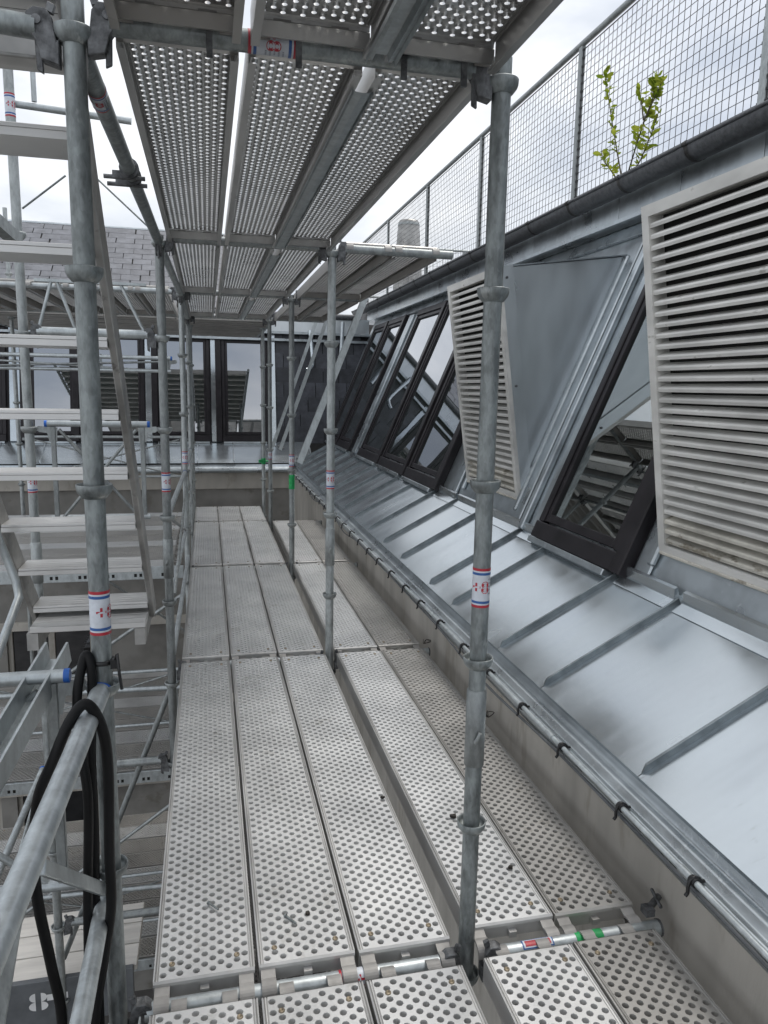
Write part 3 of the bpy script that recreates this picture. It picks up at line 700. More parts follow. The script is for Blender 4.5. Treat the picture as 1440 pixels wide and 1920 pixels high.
def make_deck(k):
    t = bpy.data.objects.new('deck_panel', None); COL.objects.link(t); t.empty_display_size = 0.1
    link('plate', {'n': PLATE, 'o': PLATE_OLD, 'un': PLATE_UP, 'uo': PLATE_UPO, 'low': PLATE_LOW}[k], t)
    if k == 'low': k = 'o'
    k = k[-1]
    for r in RAILS[k]: link('side_rail', r, t)
    link('end_plate', ENDM[k], t); e = link('end_plate', ENDM[k], t, (0, DL, 0)); e.rotation_euler = (0, 0, math.pi)
    for x in (-0.112, 0.112): link('claw', CLAW[k], t, (x, 0, 0))
    for x in (-0.066, 0.066):
        c = link('claw', CLAW[k], t, (x, DL, 0)); c.rotation_euler = (0, 0, math.pi)
    for x in (-0.0888, 0.0888):
        for y in (0.10, DL - 0.10): link('screw', SCREW, t, (x, y, 0.0))
    return t
PROTO = {q: make_deck(q) for q in ('n', 'o', 'un', 'uo', 'low')}; used = {q: False for q in PROTO}
def deck(x0, x1, y0, y1, z, label, k='n', along='y', cat='scaffold deck'):
    if z > 1: k = 'u' + k
    o = copy_tree(PROTO[k]) if used[k] else PROTO[k]; used[k] = True
    if along == 'y':
        o.location = ((x0 + x1) / 2, y0, z); o.scale = ((x1 - x0) / 0.274, (y1 - y0) / DL, 1)
    else:
        o.location = (x1, (y0 + y1) / 2, z); o.rotation_euler = (0, 0, math.pi / 2); o.scale = ((y1 - y0) / 0.274, (x1 - x0) / DL, 1)
    return tag(o, label, cat, 'perforated deck panels')

# ---- bays
YJ = [-0.55, 1.885, 4.365, 6.75, 9.03, 10.16]
bays = ['at the photo bottom edge', 'in the first full bay of the walkway', 'in the second bay of the walkway', 'in the third bay of the walkway', 'in the last bay by the far wall']
LX = [(-0.176, 0.100, 'left hand'), (0.110, 0.386, 'middle'), (0.396, 0.674, 'right hand')]
SX = [(0.744, 1.020, 'inner side'), (1.027, 1.297, 'wall side')]
YLOW = [-0.55, 1.838, 4.365, 6.75, 9.03, 10.16]
for b in range(5):
    for (x0, x1, w) in LX:
        deck(x0, x1, YLOW[b], YLOW[b + 1] - (0.022 if b == 0 else 0), random.uniform(-0.002, 0.002), f'{w} of three pale perforated walkway decks {bays[b]}')
    for i, (x0, x1, w) in enumerate(SX):
        if b == 4: continue
        deck(x0, x1, YLOW[b] + (0.026 if b == 1 else 0), YLOW[b + 1] - (0.010 if b == 0 else 0), random.uniform(-0.003, 0.001), f'{w} perforated deck right of the posts {bays[b]}', 'o' if i else 'n')
ub = ['at the top edge of the photo', 'in the large overhead bay', 'in the second overhead bay', 'in the farthest overhead bay']
for b in range(4):
    for (x0, x1, w) in ((-0.186, 0.088, 'left'), (0.110, 0.384, 'middle'), (0.416, 0.690, 'right')):
        deck(x0, x1, YJ[b], YJ[b + 1], 2.435, f'{w} perforated deck seen from below {ub[b]}', 'o' if w == 'left' and b == 0 else 'n')
for b in (2, 3):
    for i, (x0, x1) in enumerate(((0.78, 1.054), (1.066, 1.34))):
        deck(x0, x1, YJ[b], YJ[b + 1], 2.435, f'{("inner", "outer")[i]} overhead bracket deck beside the eaves gutter, {("nearer", "farther")[b - 2]} bay', 'o')
# gap strip between the second and third overhead decks
for b in range(1, 4):
    g_ = MB().sheet([(0.372, 2.348), (0.372, 2.358), (0.380, 2.352), (0.400, 2.350), (0.420, 2.352), (0.428, 2.358), (0.428, 2.348)], YJ[b] + 0.12, YJ[b + 1] - 0.10, XZ)
    solid('gap_cover', g_, GALV_NEW, f'bright steel strip under the gap between overhead decks, {("nearest", "second", "farthest")[b - 1]} of three', 'cover strip', 'gap cover strips', base=(0.4, YJ[b], 2.35))
g_ = MB().sheet([(0.365, 2.335), (0.366, 2.35), (0.380, 2.345), (0.384, 2.36), (0.414, 2.36), (0.418, 2.345), (0.432, 2.35), (0.433, 2.335)], 0.3, 1.80, XZ)
solid('gap_cover', g_, GALV_NEW, 'grooved steel strip hanging below the top edge decks near the camera', 'cover strip', 'gap cover strips', base=(0.4, 0.3, 2.34))

# ---- standards
A_ = standard(-0.268, 1.885, -6.5, 3.8, 'thick weathered post in the left foreground with red and blue sticker and tied hose', (1.055,), GALV_OLD, rot=0.75)
B_ = standard(0.728, 1.885, -6.5, 2.42, 'tall post rising through the decks in front of the louvred vent', (1.075,), GALV_OLD, (0.66,), rot=-0.45)
standard(-0.236, 4.365, -6.5, 2.40, 'second post from the camera along the left edge of the walkway', (1.065,), GALV, (0.62,), rot=0.5)
standard(0.705, 4.365, -6.5, 2.40, 'second post of the right row, with white sticker, before the far windows', (1.07,), GALV, (0.66,), rot=-0.2)
standard(-0.20, 6.75, -6.5, 2.40, 'third post along the left edge of the walkway', (0.98,), GALV)
D_ = standard(0.735, 6.75, -6.5, 2.40, 'third post of the right row, wrapped with green tape', (0.95,), GALV)
standard(-0.20, 9.03, -6.5, 2.5, 'fourth post along the left edge of the walkway', (0.75,), GALV)
standard(0.725, 9.03, -6.5, 2.5, 'fourth post of the right row, near the slate wall', (0.8,), GALV)
standard(-0.20, 10.16, -6.5, 2.5, 'farthest post on the left side of the walkway', (), GALV)
F_ = standard(0.725, 10.16, -6.5, 2.5, 'farthest post of the right row, with a green clamp', (), GALV)
standard(-0.938, 4.365, -6.5, 3.9, 'post at the left edge of the photo behind the stair treads', (1.07, 2.98), GALV, (0.62,), rot=0.4)
standard(-2.25, 6.85, -6.5, 3.6, 'post of the left hand scaffold just outside the stair', (), GALV)
standard(-2.25, 9.90, -6.5, 3.6, 'rear post of the left hand scaffold by the far facade', (), GALV)
part('green_tape', MB().tube((0.735, 6.75, 0.69), (0.735, 6.75, 0.82), TR + 0.003, 16), GREEN, D_)
gc = MB().tube((0.725, 10.16, 0.57), (0.725, 10.16, 0.65), TR + 0.006, 16); gc.box((0.66, 10.13, 0.59), (0.71, 10.16, 0.63)); gc.tube((0.67, 10.15, 0.61), (0.79, 10.15, 0.61), 0.01, 8)
part('green_clamp', gc, GREEN, F_)

# ---- transverse ledgers under the decks
ln = ['behind the camera', 'at the near deck joint', 'at the second deck joint', 'at the third deck joint', 'at the fourth deck joint', 'at the far end of the walkway']
XL = {-0.55: (-0.268, 0.728), 1.885: (-0.268, 0.728), 4.365: (-0.236, 0.705), 6.75: (-0.20, 0.735), 9.03: (-0.20, 0.725), 10.16: (-0.20, 0.725)}
for i, y in enumerate(YJ):
    xa, xb = XL[y]
    if i == 0: continue
    yu = y; y = YLOW[i]
    wl_ = ledger((xa, y, -0.046), (xb, y, -0.046), f'steel tube carrying the walkway decks {ln[i]}', mat_=GALV_NEW)
    if i == 1: sticker(wl_, (0.655, 0, 0), rot=(0, math.pi / 2, 0))
    if i < 5:
        bl = ledger((xb, y, -0.046), (1.345, y, -0.046), f'bracket tube carrying the side decks right of the posts {ln[i]}', mat_=GALV_NEW, heads=(1, 0))
        y += 0.0
        part('end_cap', MB().tube((1.345, y, -0.046), (1.352, y, -0.046), 0.0265, 16), CAST, bl)
        if i == 1:
            part('green_paint', MB().tube((1.06, y, -0.046), (1.15, y, -0.046), TR + 0.0006, 20, caps=False), GREEN, bl)
            def wrap(xa_, xb_, a0, a1, r_): return MB().sheet([(y - r_ * math.cos(math.radians(q)), -0.046 + r_ * math.sin(math.radians(q))) for q in range(a0, a1 + 1, 8)], xa_, xb_, lambda yy, zz, w: Vector((w, yy, zz)), True)
            s0 = part('sign_plate', wrap(0.885, 0.985, 40, 112, TR + 0.0008), STICK_B, bl)
            part('sign_border', wrap(0.889, 0.981, 48, 104, TR + 0.0014), STICK, s0)
            part('sign_panel', wrap(0.894, 0.976, 56, 96, TR + 0.002), STICK_R, s0)
    y = yu
    if i < 5:
        ul = ledger((xa, y, 2.389), (xb, y, 2.389), f'overhead tube carrying the upper decks {ln[i].replace("deck joint", "overhead joint")}', mat_=GALV_OLD if i == 1 else GALV)
        if i == 1:
            sticker(ul, (0.43, 0, 0), rot=(0, math.pi / 2, 0.0))
            for xx in (0.02, 0.22, 0.47, 0.62): part('lock_pin', MB().box((xx - 0.007, -0.03 + y, 2.335), (xx + 0.007, y - 0.022, 2.42)), CAST, ul)
    if 2 <= i < 5:
        ledger((xb, y, 2.389), (1.42, y, 2.389), f'overhead bracket tube reaching to the eaves gutter {ln[i].replace("deck joint", "overhead joint")}', heads=(1, 0))
# side sticker between deck claws
# longitudinal ledgers overhead on the left row
def PL_(y): return {1.885: -0.268, 4.365: -0.236, 6.75: -0.20, 9.03: -0.20}[y]
for a, b, w in ((1.885, 4.365, 'nearest'), (4.365, 6.75, 'second'), (6.75, 9.03, 'farthest')):
    l_ = ledger((PL_(a), a, 2.36), (PL_(b), b, 2.36), f'{w} lengthwise tube under the left edge of the overhead decks', mat_=GALV_OLD if a < 2 else GALV)
    if a < 2:
        sticker(l_, (0.004, 0.36, 0), rot=(math.pi / 2, 0.5, 0))
        for yy in (2.92, 3.02):
            cp = MB().tube((-0.253, yy, 2.36), (-0.253, yy + 0.035, 2.36), 0.034, 16); cp.box((-0.31, yy + 0.005, 2.325), (-0.235, yy + 0.03, 2.35)); cp.tube((-0.34, yy + 0.017, 2.33), (-0.20, yy + 0.017, 2.33), 0.008, 8)
            part('coupler', cp, CAST, l_)
# bracket struts
for (y, p0, p1, lab) in ((6.72, (1.465, 2.60), (0.80, 0.93), 'long bright flat brace leaning from the bracket to the third right post'),
                         (9.0, (1.43, 2.49), (0.84, 0.86), 'thin brace under the bracket decks at the fourth right post'),
                         (10.1, (1.43, 2.48), (0.84, 0.80), 'farthest thin brace leaning against the slate wall side')):
    p0, p1 = Vector((p0[0], y, p0[1])), Vector((p1[0], y, p1[1])); d = (p1 - p0).normalized(); s_ = Vector((0, 1, 0)); n_ = d.cross(s_)
    L_ = (p1 - p0).length; fr = lambda a, b, w: p0 + d * a + n_ * b + s_ * w
    t = thing('bracket_strut', lab, 'brace', tuple(p1), 'bracket struts')
    w = 0.028 if y < 8 else 0.02
    part('bar', MB().prism([(-w, -0.018), (w, -0.018), (w, 0.018), (w - 0.004, 0.018), (w - 0.004, -0.013), (-w + 0.004, -0.013), (-w + 0.004, 0.018), (-w, 0.018)], 0.0, L_, lambda b, wv, a: fr(a, b, wv)), GALV_NEW, t)
    part('foot_pin', MB().tube(fr(L_ - 0.03, -0.04, 0), fr(L_ - 0.03, 0.04, 0), 0.010, 8), CAST, t)
    part('head_plate', MB().prism([(-0.05, -0.03), (0.02, -0.03), (0.02, 0.03), (-0.05, 0.02)], -0.006, 0.006, lambda a, b, wv: fr(a, b, wv)), CAST, t)

# ---- guard rail frames
def guard(p0, p1, ztop, h, label, inset=0.10, caps=True):
    p0, p1 = Vector((*p0, ztop)), Vector((*p1, ztop)); d = (p1 - p0).normalized(); L_ = (p1 - p0).length
    t = thing('guardrail_frame', label, 'guardrail', tuple(p0), 'guardrail frames'); z = Vector((0, 0, 1)); sd_ = d.cross(z)
    a, b = p0 + d * inset, p1 - d * inset
    part('top_rail', MB().tube(a, b, 0.017, 14), GALV_NEW, t)
    part('bottom_rail', MB().tube(a - z * h, b - z * h, 0.015, 12), GALV_NEW, t)
    for e, s_ in ((a, 1), (b, -1)):
        q = e + d * s_ * 0.03
        fr = lambda x, y, w, q=q, s_=s_: q + d * x * s_ + z * y + sd_ * w
        part('upright', MB().prism([(-0.012, -h + 0.01), (0.012, -h + 0.01), (0.012, -0.016), (-0.012, -0.016)], -0.011, 0.011, fr), GALV, t, 0.002)
        hp = MB().prism([(-0.075, -0.012), (-0.085, -0.032), (-0.070, -0.045), (-0.03, -0.05), (-0.02, -0.10), (0.018, -0.10), (0.022, -0.02)], -0.004, 0.004, fr)
        hp.tube(fr(-0.005, -0.045, -0.006), fr(-0.005, -0.045, 0.006), 0.012, 10)
        part('hook_plate', hp, GALV, t)
        if caps: part('end_cap', MB().tube(e - d * s_ * 0.012, e + d * s_ * 0.002, 0.018, 14), BLUE, t)
    part('diagonal', MB().tube(a - z * 0.03 + d * 0.06, b - z * h - d * 0.06, 0.009, 8), GALV, t)
    part('diagonal', MB().tube(b - z * 0.03 - d * 0.06 + sd_ * 0.02, a - z * h + d * 0.06 + sd_ * 0.02, 0.009, 8), GALV, t)
    return t
guard((-0.938, 4.365), (-0.236, 4.365), 1.388, 0.52, 'short guardrail frame with cross braces between the stair post and second left post', 0.09)
guard((-1.2, 1.895), (-0.268, 1.895), 0.89, 0.57, 'guardrail tube with blue end cap at the left edge, beside the foreground post', 0.09)
guard((-0.236, 4.365), (-0.20, 6.75), 0.86, 0.50, 'guardrail frame along the left walkway edge in the second bay')
guard((-0.20, 6.75), (-0.20, 9.03), 0.86, 0.50, 'guardrail frame along the left walkway edge in the third bay')
guard((-2.25, 6.85), (-0.20, 6.80), 1.83, 0.11, 'pair of bright rails crossing in front of the far windows at left')
guard((-2.25, 9.85), (-0.20, 9.85), 0.95, 0.5, 'guardrail frame of the left scaffold close to the far wall')
guard((-2.25, 6.85), (-0.20, 6.85), -1.0, 0.52, 'guardrail frame one level below the walkway on the left')
guard((-2.25, 6.85), (-0.20, 6.85), -3.05, 0.5, 'guardrail frame two levels below the walkway on the left')
guard((-0.938, 4.30), (-0.938, 2.0), -0.53, 0.45, 'thin guardrail slanting down at the left edge below the stair')
solid('upper_rail', MB().tube((-0.92, 4.40, 3.0), (-0.36, 4.40, 2.97), 0.017, 12), GALV_NEW, 'thin upper rail crossing the sky behind the foreground post', 'rail')
# near left guardrail running towards the camera beside the foreground post
GT = thing('foreground_guardrail', 'thick galvanised guardrail running towards the camera with a black hose over it', 'guardrail', (-0.3, 1.5, 0.3), 'guardrail frames')
part('top_rail', MB().tube((-0.272, 1.86, 0.855), (-0.325, 0.75, 0.80), 0.0235, 20), GALV_NEW, GT)
part('end_cap', MB().tube((-0.272, 1.86, 0.855), (-0.2715, 1.871, 0.8555), 0.0245, 20), BLUE, GT)
part('lower_rail', MB().tube((-0.288, 1.86, 0.275), (-0.268, 1.0, 0.36), 0.021, 18), GALV_NEW, GT)
p0, p1 = Vector((-0.357, 1.55, 0.60)), Vector((-0.286, 1.86, 0.315)); d = (p1 - p0).normalized(); n_ = d.cross(Vector((1, 0, 0))).normalized(); s_ = d.cross(n_)
part('cross_bar', MB().prism([(-0.016, -0.006), (0.016, -0.006), (0.016, 0.006), (-0.016, 0.006)], 0, (p1 - p0).length, lambda a, b, w: p0 + d * w + n_ * a + s_ * b), GALV_NEW, GT, 0.002)
part('upright', MB().prism([(-0.352, 0.66), (-0.387, 0.66), (-0.510, 0.05), (-0.472, 0.05)], 1.405, 1.418, XZ), GALV, GT, 0.002)

# ---- aluminium stair flight beside the walkway
STR = thing('aluminium_stair', 'aluminium scaffold stair flight rising towards the camera behind the foreground post', 'stair', (-0.58, 3.9, 0.3))
SXA, SXB = -0.875, -0.305
def tread_y(i): return 3.96 - 0.24 * i
def tread_z(i): return 0.51 + 0.25 * i
for (x, s_) in ((SXA, -1), (SXB, 1)):
    pr = [(tread_y(-0.35) + 0.06, tread_z(-0.35)), (tread_y(-0.35) - 0.07, tread_z(-0.35) - 0.03), (tread_y(9) - 0.07, tread_z(9) - 0.03), (tread_y(9) + 0.06, tread_z(9))]
    part('stringer', MB().prism(pr, x - 0.012, x + 0.012, YZ), ALU_DULL, STR, 0.003)
    for off in (0.0, 1.0):
        pass
for i in range(9):
    y, z = tread_y(i), tread_z(i); t = MB()
    for k in range(5):
        t.box((SXA + 0.013, y - 0.09 + k * 0.037, z - 0.012), (SXB - 0.013, y - 0.09 + k * 0.037 + 0.034, z))
    t.box((SXA + 0.013, y - 0.092, z - 0.034), (SXB - 0.013, y + 0.096, z - 0.0125))
    part('tread', t, ALU, STR, 0.0015)
for k in range(7):
    part('landing_plank', MB().box((SXA + 0.03, 3.70 + k * 0.075, 0.425), (SXB - 0.012, 3.70 + k * 0.075 + 0.071, 0.455)), ALU, STR, 0.003)
for x in (SXA + 0.04, SXB - 0.04):
    part('landing_beam', MB().box((x - 0.025, 3.70, 0.34), (x + 0.025, 4.30, 0.424)), ALU_DULL, STR)
part('handrail', MB().path([(-0.885, 3.0, 1.45), (-0.86, 3.25, 1.05), (-0.80, 3.32, 0.78), (-0.782, 3.28, 0.72), (-0.79, 3.1, 0.64), (-0.83, 2.7, 0.42), (-0.9, 2.2, 0.15)], 0.017, 12), GALV_NEW, STR)
# top platform edge and channel bars at upper left
sb_ = solid('platform_beam', MB().box((-1.4, 2.02, 2.335), (-0.31, 2.06, 2.455)).box((-1.4, 1.98, 2.335), (-0.31, 2.02, 2.345)), ALU_DULL, 'dull aluminium platform edge beam at the upper left corner', 'beam', base=(-0.4, 2.0, 2.34), bevel=0.003)
ledger((-0.268, 1.885, 2.36), (-1.4, 1.885, 2.42), 'overhead tube leaving the top of the foreground post to the left', mat_=GALV_OLD, heads=(1, 0))
p0, p1 = Vector((-0.395, 2.02, 0.91)), Vector((-0.52, 1.30, 0.70)); d = (p1 - p0).normalized(); s_ = d.cross(Vector((0, 0, 1))).normalized(); n_ = s_.cross(d)
solid('channel_bar', MB().prism([(-0.03, -0.03), (0.03, -0.03), (0.03, 0.03), (0.024, 0.03), (0.024, -0.024), (-0.024, -0.024), (-0.024, 0.03), (-0.03, 0.03)], 0, (p1 - p0).length, lambda a, b, w: p0 + d * w + s_ * a + n_ * b), GALV_NEW, 'open steel channel slanting down at the left edge below the blue capped tube', 'steel channel', base=tuple(p0))
p0, p1 = Vector((-0.93, 4.30, 2.32)), Vector((-1.15, 3.3, 2.55)); d = (p1 - p0).normalized(); s_ = d.cross(Vector((0, 0, 1))).normalized(); n_ = s_.cross(d)
solid('channel_bar', MB().prism([(-0.03, -0.03), (0.03, -0.03), (0.03, 0.03), (0.024, 0.03), (0.024, -0.024), (-0.024, -0.024), (-0.024, 0.03), (-0.03, 0.03)], 0, (p1 - p0).length, lambda a, b, w: p0 + d * w + s_ * a + n_ * b), GALV, 'steel channel at the upper left edge in front of the slate roof', 'steel channel', base=tuple(p0))
for i, (a, b) in enumerate((((-0.93, 4.40, 3.35), (-0.93, 4.40, 3.02)), )):
    pass
solid('upright_rod', MB().tube((-0.83, 4.40, 3.9), (-0.83, 4.40, 3.02), 0.013, 8), GALV_NEW, 'thin vertical rod against the sky at the upper left', 'rod')
solid('brace_wire', MB().tube((-0.66, 4.42, 2.78), (-0.26, 4.42, 2.42), 0.005, 6), GALV_OLD, 'thin diagonal brace wire right of the foreground post above the slate roof', 'brace wire', 'brace wires')
solid('brace_wire', MB().tube((-0.92, 4.42, 2.50), (-0.70, 4.42, 2.68), 0.005, 6), GALV_OLD, 'thin diagonal brace wire left of the foreground post above the slate roof', 'brace wire', 'brace wires')
# lattice ledger between the stair post and second left post
LTG = thing('lattice_ledger', 'lattice tube with slanting struts between the stair post and second left post', 'lattice girder', (-0.6, 4.365, 1.86))
part('bottom_chord', MB().tube((-0.87, 4.365, 1.875), (-0.31, 4.365, 1.875), TR, 18), GALV_NEW, LTG)
part('top_chord', MB().box((-0.87, 4.35, 2.13), (-0.31, 4.38, 2.145)), GALV_NEW, LTG)
for (a, b) in ((-0.86, -0.79), (-0.68, -0.76), (-0.47, -0.54), (-0.33, -0.44)):
    part('strut', MB().tube((a, 4.365, 1.895), (b, 4.365, 2.13), 0.009, 8), GALV_NEW, LTG)
wedge((-0.938, 4.365, 1.875), (1, 0, 0), LTG); wedge((-0.236, 4.365, 1.875), (-1, 0, 0), LTG)

# ---- left hand scaffold along the far facade
for i in range(7):
    x1 = -0.30 - i * 0.284
    deck(x1 - 0.274, x1, 6.80, 9.05, 2.435, f'upper perforated deck of the left scaffold, number {("one","two","three","four","five","six","seven")[i]} counting left from the walkway', 'o')
ledger((-2.25, 6.85, 2.389), (-0.20, 6.80, 2.389), 'bright overhead tube carrying the left scaffold decks below the slate roof', mat_=GALV_NEW)
ledger((-2.25, 9.05, 2.389), (-0.20, 9.03, 2.389), 'rear overhead tube of the left scaffold decks', mat_=GALV)
for i in range(10):
    y0 = 9.16 + i * 0.30
    w_ = ('first', 'second', 'third', 'fourth', 'fifth', 'sixth', 'seventh', 'eighth', 'ninth', 'tenth')[i]
    deck(-2.72, -0.30, y0, y0 + 0.274, 2.435, f'{w_} overhead crosswise deck towards the far facade, left of the walkway', 'o', 'x')
    deck(-0.28, 0.78, y0, y0 + 0.274, 2.435, f'{w_} short overhead crosswise deck towards the far facade, above the walkway end', 'o', 'x')
for x, w_ in ((-2.72, 'leftmost'), (-0.29, 'middle'), (0.79, 'rightmost')):
    ledger((x, 9.03, 2.389), (x, 12.3, 2.389), f'{w_} lengthwise tube under the overhead crosswise decks by the far facade', heads=(0, 0))
nm = ('front', 'second', 'third', 'fourth', 'fifth', 'sixth', 'seventh', 'eighth', 'ninth', 'tenth')
for (z, n0, lab, yy0) in ((-0.02, 10, 'at walkway level left of the walkway', 6.90), (-2.02, 9, 'one level below the walkway at left', 6.95), (-4.02, 9, 'two levels below the walkway at left', 6.95)):
    for i in range(n0):
        y0 = yy0 + i * 0.295
        deck(-2.72, -0.30, y0, y0 + 0.274, z + random.uniform(-0.006, 0.006), f'{nm[i]} crosswise perforated deck from the camera, {lab}', 'o' if (i + int(z)) % 3 else 'n', 'x')
    bm_ = MB().box((-2.72, yy0 - 0.055, z - 0.11), (-0.24, yy0 - 0.03, z + 0.005))
    for k in range(10):
        for q in range(2): bm_.box((-2.55 + k * 0.235 + q * 0.045, yy0 - 0.0575, z - 0.085), (-2.55 + k * 0.235 + q * 0.045 + 0.022, yy0 - 0.0555, z - 0.06))
    fbm = MB().box((-2.72, yy0 - 0.055, z - 0.11), (-0.24, yy0 - 0.03, z + 0.005))
    eb = thing('edge_beam', f'pale slotted edge beam in front of the crosswise decks {lab}', 'beam', (-1.5, yy0, z), 'edge beams')
    part('beam', fbm, GALV_NEW, eb, 0.003)
    for k in range(10):
        for q in range(2):
            part('slot', MB().box((-2.55 + k * 0.235 + q * 0.045, yy0 - 0.0565, z - 0.085), (-2.55 + k * 0.235 + q * 0.045 + 0.024, yy0 - 0.0553, z - 0.055)), DARK, eb)
for (a, b, lab) in (((-2.2, 6.82, -3.6), (-0.22, 6.82, -2.2), 'diagonal brace tube two levels down at left, rising to the right'), ((-0.25, 9.88, -1.7), (-2.2, 9.88, -0.2), 'diagonal brace tube one level down at left, near the far wall'),
                    ((-0.93, 4.42, -1.9), (-0.25, 4.42, -0.2), 'diagonal brace tube below the stair between its two posts'), ((-2.2, 6.80, -1.6), (-0.22, 6.80, -0.25), 'diagonal brace tube just below the slotted edge beam at left')):
    solid('diagonal_brace', MB().tube(a, b, 0.017, 12), GALV, lab, 'brace', 'diagonal braces', base=a)
for (z, lab) in ((-0.62, 'upper cross tube below the stair between its two posts'), (-1.62, 'lower cross tube below the stair between its two posts')):
    ledger((-0.938, 4.365, z), (-0.236, 4.365, z), lab)
for (z, lab) in ((-1.14, 'cross tube one level down at the front of the left scaffold'), (-3.14, 'cross tube two levels down at the front of the left scaffold'), (-4.64, 'lowest cross tube at the front of the left scaffold')):
    ledger((-2.25, 6.85, z), (-0.20, 6.75, z), lab, mat_=GALV_NEW)
# near lower platform with stencilled board
LP = thing('lower_platform', 'low platform of pale planks with a grey stencilled board at the bottom left corner', 'platform', (-0.95, 4.4, -2.0))
for k in range(3):
    part('plank', MB().box((-1.9, 4.40 + k * 0.20, -2.04), (-0.50, 4.40 + k * 0.20 + 0.19, -2.0)), PLANK, LP, 0.004)
tb_ = part('toe_board', MB().box((-1.9, 4.360, -2.30), (-0.52, 4.397, -1.99)), GREY, LP, 0.003)
def rpoly(pts): return pts
sten = MB(); yv = 4.3585
def addp(pts): sten.add([(x, yv, z) for x, z in pts], [tuple(range(len(pts)))])
cx, cz, k = -1.075, -2.125, 0.052
for s_ in (-1, 1):
    for zz in (-1, 1):
        ar = [(cx + s_ * (0.016 + (0.038 if zz > 0 else 0.043) * math.cos(math.radians(a)) * 0.9), cz + zz * 0.03 + 0.030 * math.sin(math.radians(a))) for a in range(-85, 86, 17)]
        addp([(cx + s_ * 0.016, cz + zz * 0.03 - 0.030)] + ar + [(cx + s_ * 0.016, cz + zz * 0.03 + 0.030)])
px_ = -0.965; pz = -2.105; w = 0.021; q = 0.060
addp([(px_ - w, pz - q), (px_ + w, pz - q), (px_ + w, pz - w), (px_ + q, pz - w), (px_ + q, pz + w), (px_ + w, pz + w), (px_ + w, pz + q), (px_ - w, pz + q), (px_ - w, pz + w), (px_ - q, pz + w), (px_ - q, pz - w), (px_ - w, pz - w)])
part('stencil_mark', sten, WHITE, tb_)

# ---- hoses and tie
def smooth_path(p, n=8):
    p = [Vector(q) for q in p]; o = []
    for i in range(len(p) - 1):
        a, b, c, d = p[max(i - 1, 0)], p[i], p[i + 1], p[min(i + 2, len(p) - 1)]
        for k in range(n):
            t = k / n
            o.append(0.5 * ((2 * b) + (c - a) * t + (2 * a - 5 * b + 4 * c - d) * t * t + (3 * b - a - 3 * c + d) * t ** 3))
    return o + [p[-1]]
h1 = [(-0.40, 1.77, -0.25), (-0.385, 1.77, 0.03), (-0.398, 1.75, 0.21), (-0.412, 1.71, 0.46), (-0.385, 1.66, 0.684), (-0.347, 1.66, 0.785), (-0.313, 1.69, 0.862), (-0.279, 1.70, 0.893), (-0.252, 1.72, 0.825), (-0.245, 1.74, 0.713), (-0.252, 1.75, 0.486), (-0.255, 1.76, 0.336), (-0.278, 1.76, 0.191), (-0.307, 1.76, 0.014), (-0.33, 1.76, -0.3)]
solid('hose', MB().path(smooth_path(h1), 0.0125, 12), RUBBER, 'black hose draped in a loop over the foreground guardrail', 'hose', 'black hoses', base=(-0.3, 1.7, 0.85))
h2 = [(-0.34, 1.80, -0.4), (-0.326, 1.80, -0.02), (-0.316, 1.80, 0.315), (-0.303, 1.80, 0.603), (-0.319, 1.82, 0.734), (-0.323, 1.84, 0.85), (-0.312, 1.86, 0.923), (-0.301, 1.866, 0.951), (-0.289, 1.856, 0.917), (-0.292, 1.85, 0.811), (-0.298, 1.845, 0.689), (-0.299, 1.845, 0.486), (-0.305, 1.845, 0.276), (-0.31, 1.845, -0.3)]
solid('hose', MB().path(smooth_path(h2), 0.0115, 12), RUBBER, 'doubled black hose tied to the foreground post and hanging down', 'hose', 'black hoses', base=(-0.3, 1.85, 0.9))
ct = MB().lathe((-0.268, 1.885, 0.925), [(TR + 0.001, -0.004), (TR + 0.006, -0.003), (TR + 0.006, 0.006), (TR + 0.001, 0.007)], 18)
ct.box((-0.245, 1.853, 0.915), (-0.228, 1.868, 0.938)); ct.path([(-0.238, 1.858, 0.93), (-0.228, 1.85, 0.955), (-0.224, 1.85, 0.90), (-0.220, 1.85, 0.862)], 0.004, 6)
solid('cable_tie', ct, PLASTIC, 'black tie strapping the hose to the foreground post', 'cable tie', base=(-0.268, 1.885, 0.925))

# ---- toe rail, base clip near the foreground post, bits on the decks
p0, p1 = Vector((-0.225, 4.42, 0.03)), Vector((-0.19, 6.72, 0.10))
solid('edge_bar', MB().tube(p0, p1, 0.019, 4), GALV_NEW, 'square bar along the left edge of the second walkway bay', 'bar', base=tuple(p0))
solid('upright_plate', MB().box((-0.235, 1.74, -0.26), (-0.205, 1.765, -0.02)).box((-0.205, 1.74, -0.26), (-0.20, 1.80, -0.02)), GALV_NEW, 'bright steel angle standing at the foot of the foreground post', 'steel angle', base=(-0.22, 1.75, -0.25), bevel=0.002)
for i, (x, y, a, lab) in enumerate(((-0.012, 2.153, 0.9, 'loose steel pin lying on the left hand walkway deck'), (0.217, 2.045, 0.95, 'loose steel pin lying on the middle walkway deck'))):
    d = Vector((math.cos(-a), math.sin(-a), 0)); c = Vector((x, y, 0.006))
    solid('loose_pin', MB().tube(c - d * 0.022, c + d * 0.024, 0.0032, 8).tube(c - d * 0.026, c - d * 0.021, 0.006, 8), GALV_OLD, lab, 'pin', 'loose pins', base=tuple(c))
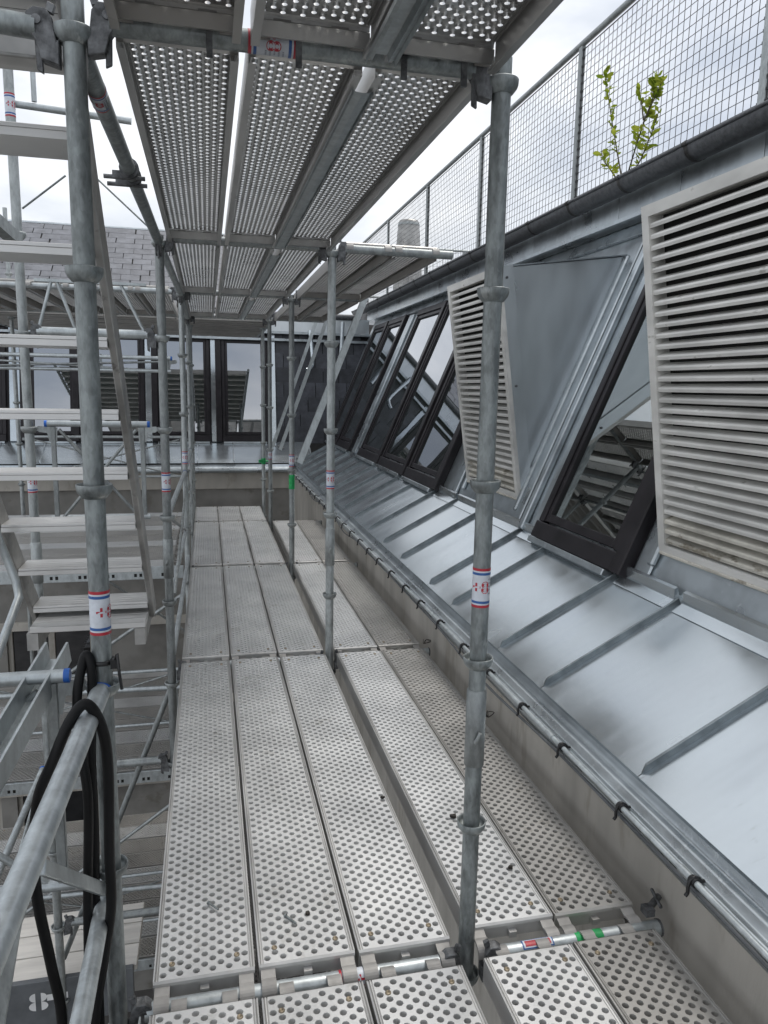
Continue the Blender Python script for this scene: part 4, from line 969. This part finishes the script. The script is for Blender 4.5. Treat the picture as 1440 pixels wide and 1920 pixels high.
for i, (x, y, s_, lab) in enumerate(((0.271, 2.06, 0.010, 'small black scrap on the middle walkway deck'), (0.647, 2.658, 0.011, 'small black scrap by the gap beside the third walkway deck'), (0.883, 2.477, 0.018, 'dark leaf scrap beside the tall right post'), (0.976, 2.142, 0.012, 'black scrap on the inner side deck'))):
    mb = MB(); nn = 7
    pts = [(x + s_ * random.uniform(0.5, 1) * math.cos(2 * math.pi * k / nn), y + 0.7 * s_ * random.uniform(0.6, 1) * math.sin(2 * math.pi * k / nn)) for k in range(nn)]
    mb.add([(px2, py2, 0.003) for px2, py2 in pts] + [(px2, py2, 0.009 + random.uniform(0, 0.004)) for px2, py2 in pts], [tuple(range(nn))[::-1], tuple(range(nn, 2 * nn))] + [(k, (k + 1) % nn, nn + (k + 1) % nn, nn + k) for k in range(nn)])
    solid('scrap', mb, DIRT, lab, 'scrap', 'scraps on the decks', base=(x, y, 0.003))
# wall ties and wire ends at the concrete wall
te = MB().tube((1.335, 1.87, 0.005), (1.385, 1.90, 0.012), 0.011, 8); te.box((1.315, 1.855, -0.02), (1.345, 1.89, 0.004)); te.tube((1.36, 1.85, 0.014), (1.375, 1.925, 0.020), 0.006, 6)
solid('wall_tie', te, CAST, 'small dark tie fitting against the concrete wall at the near joint', 'wall tie', base=(1.34, 1.87, 0))
for (y, lab) in ((3.30, 'loop of thin wire lying by the concrete wall'), (4.40, 'wire end by the concrete wall at the second joint')):
    pts = [(1.315 + 0.02 * k % 0.07 * random.uniform(0.6, 1.2), y + 0.035 * math.sin(k * 1.9 + y), 0.006 + 0.012 * random.random()) for k in range(9)]
    solid('wire_tie', MB().path(smooth_path(pts, 5), 0.002, 6), DIRT, lab, 'wire', 'wire scraps', base=pts[0])
# lower decks added out of view to block light and darken holes and gaps
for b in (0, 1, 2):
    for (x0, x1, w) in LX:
        deck(x0, x1, YLOW[b], YLOW[b + 1], -2.03, f'{w} shade deck added one level below the walkway, under {("the bottom edge decks", "the first full bay", "the second bay")[b]}', 'low')
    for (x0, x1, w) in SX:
        deck(x0, x1, YLOW[b], YLOW[b + 1], -2.03, f'{w} shade deck added one level below, under {("the bottom edge side decks", "the first side deck bay", "the second side deck bay")[b]}', 'low')
S.cycles.use_denoising = True
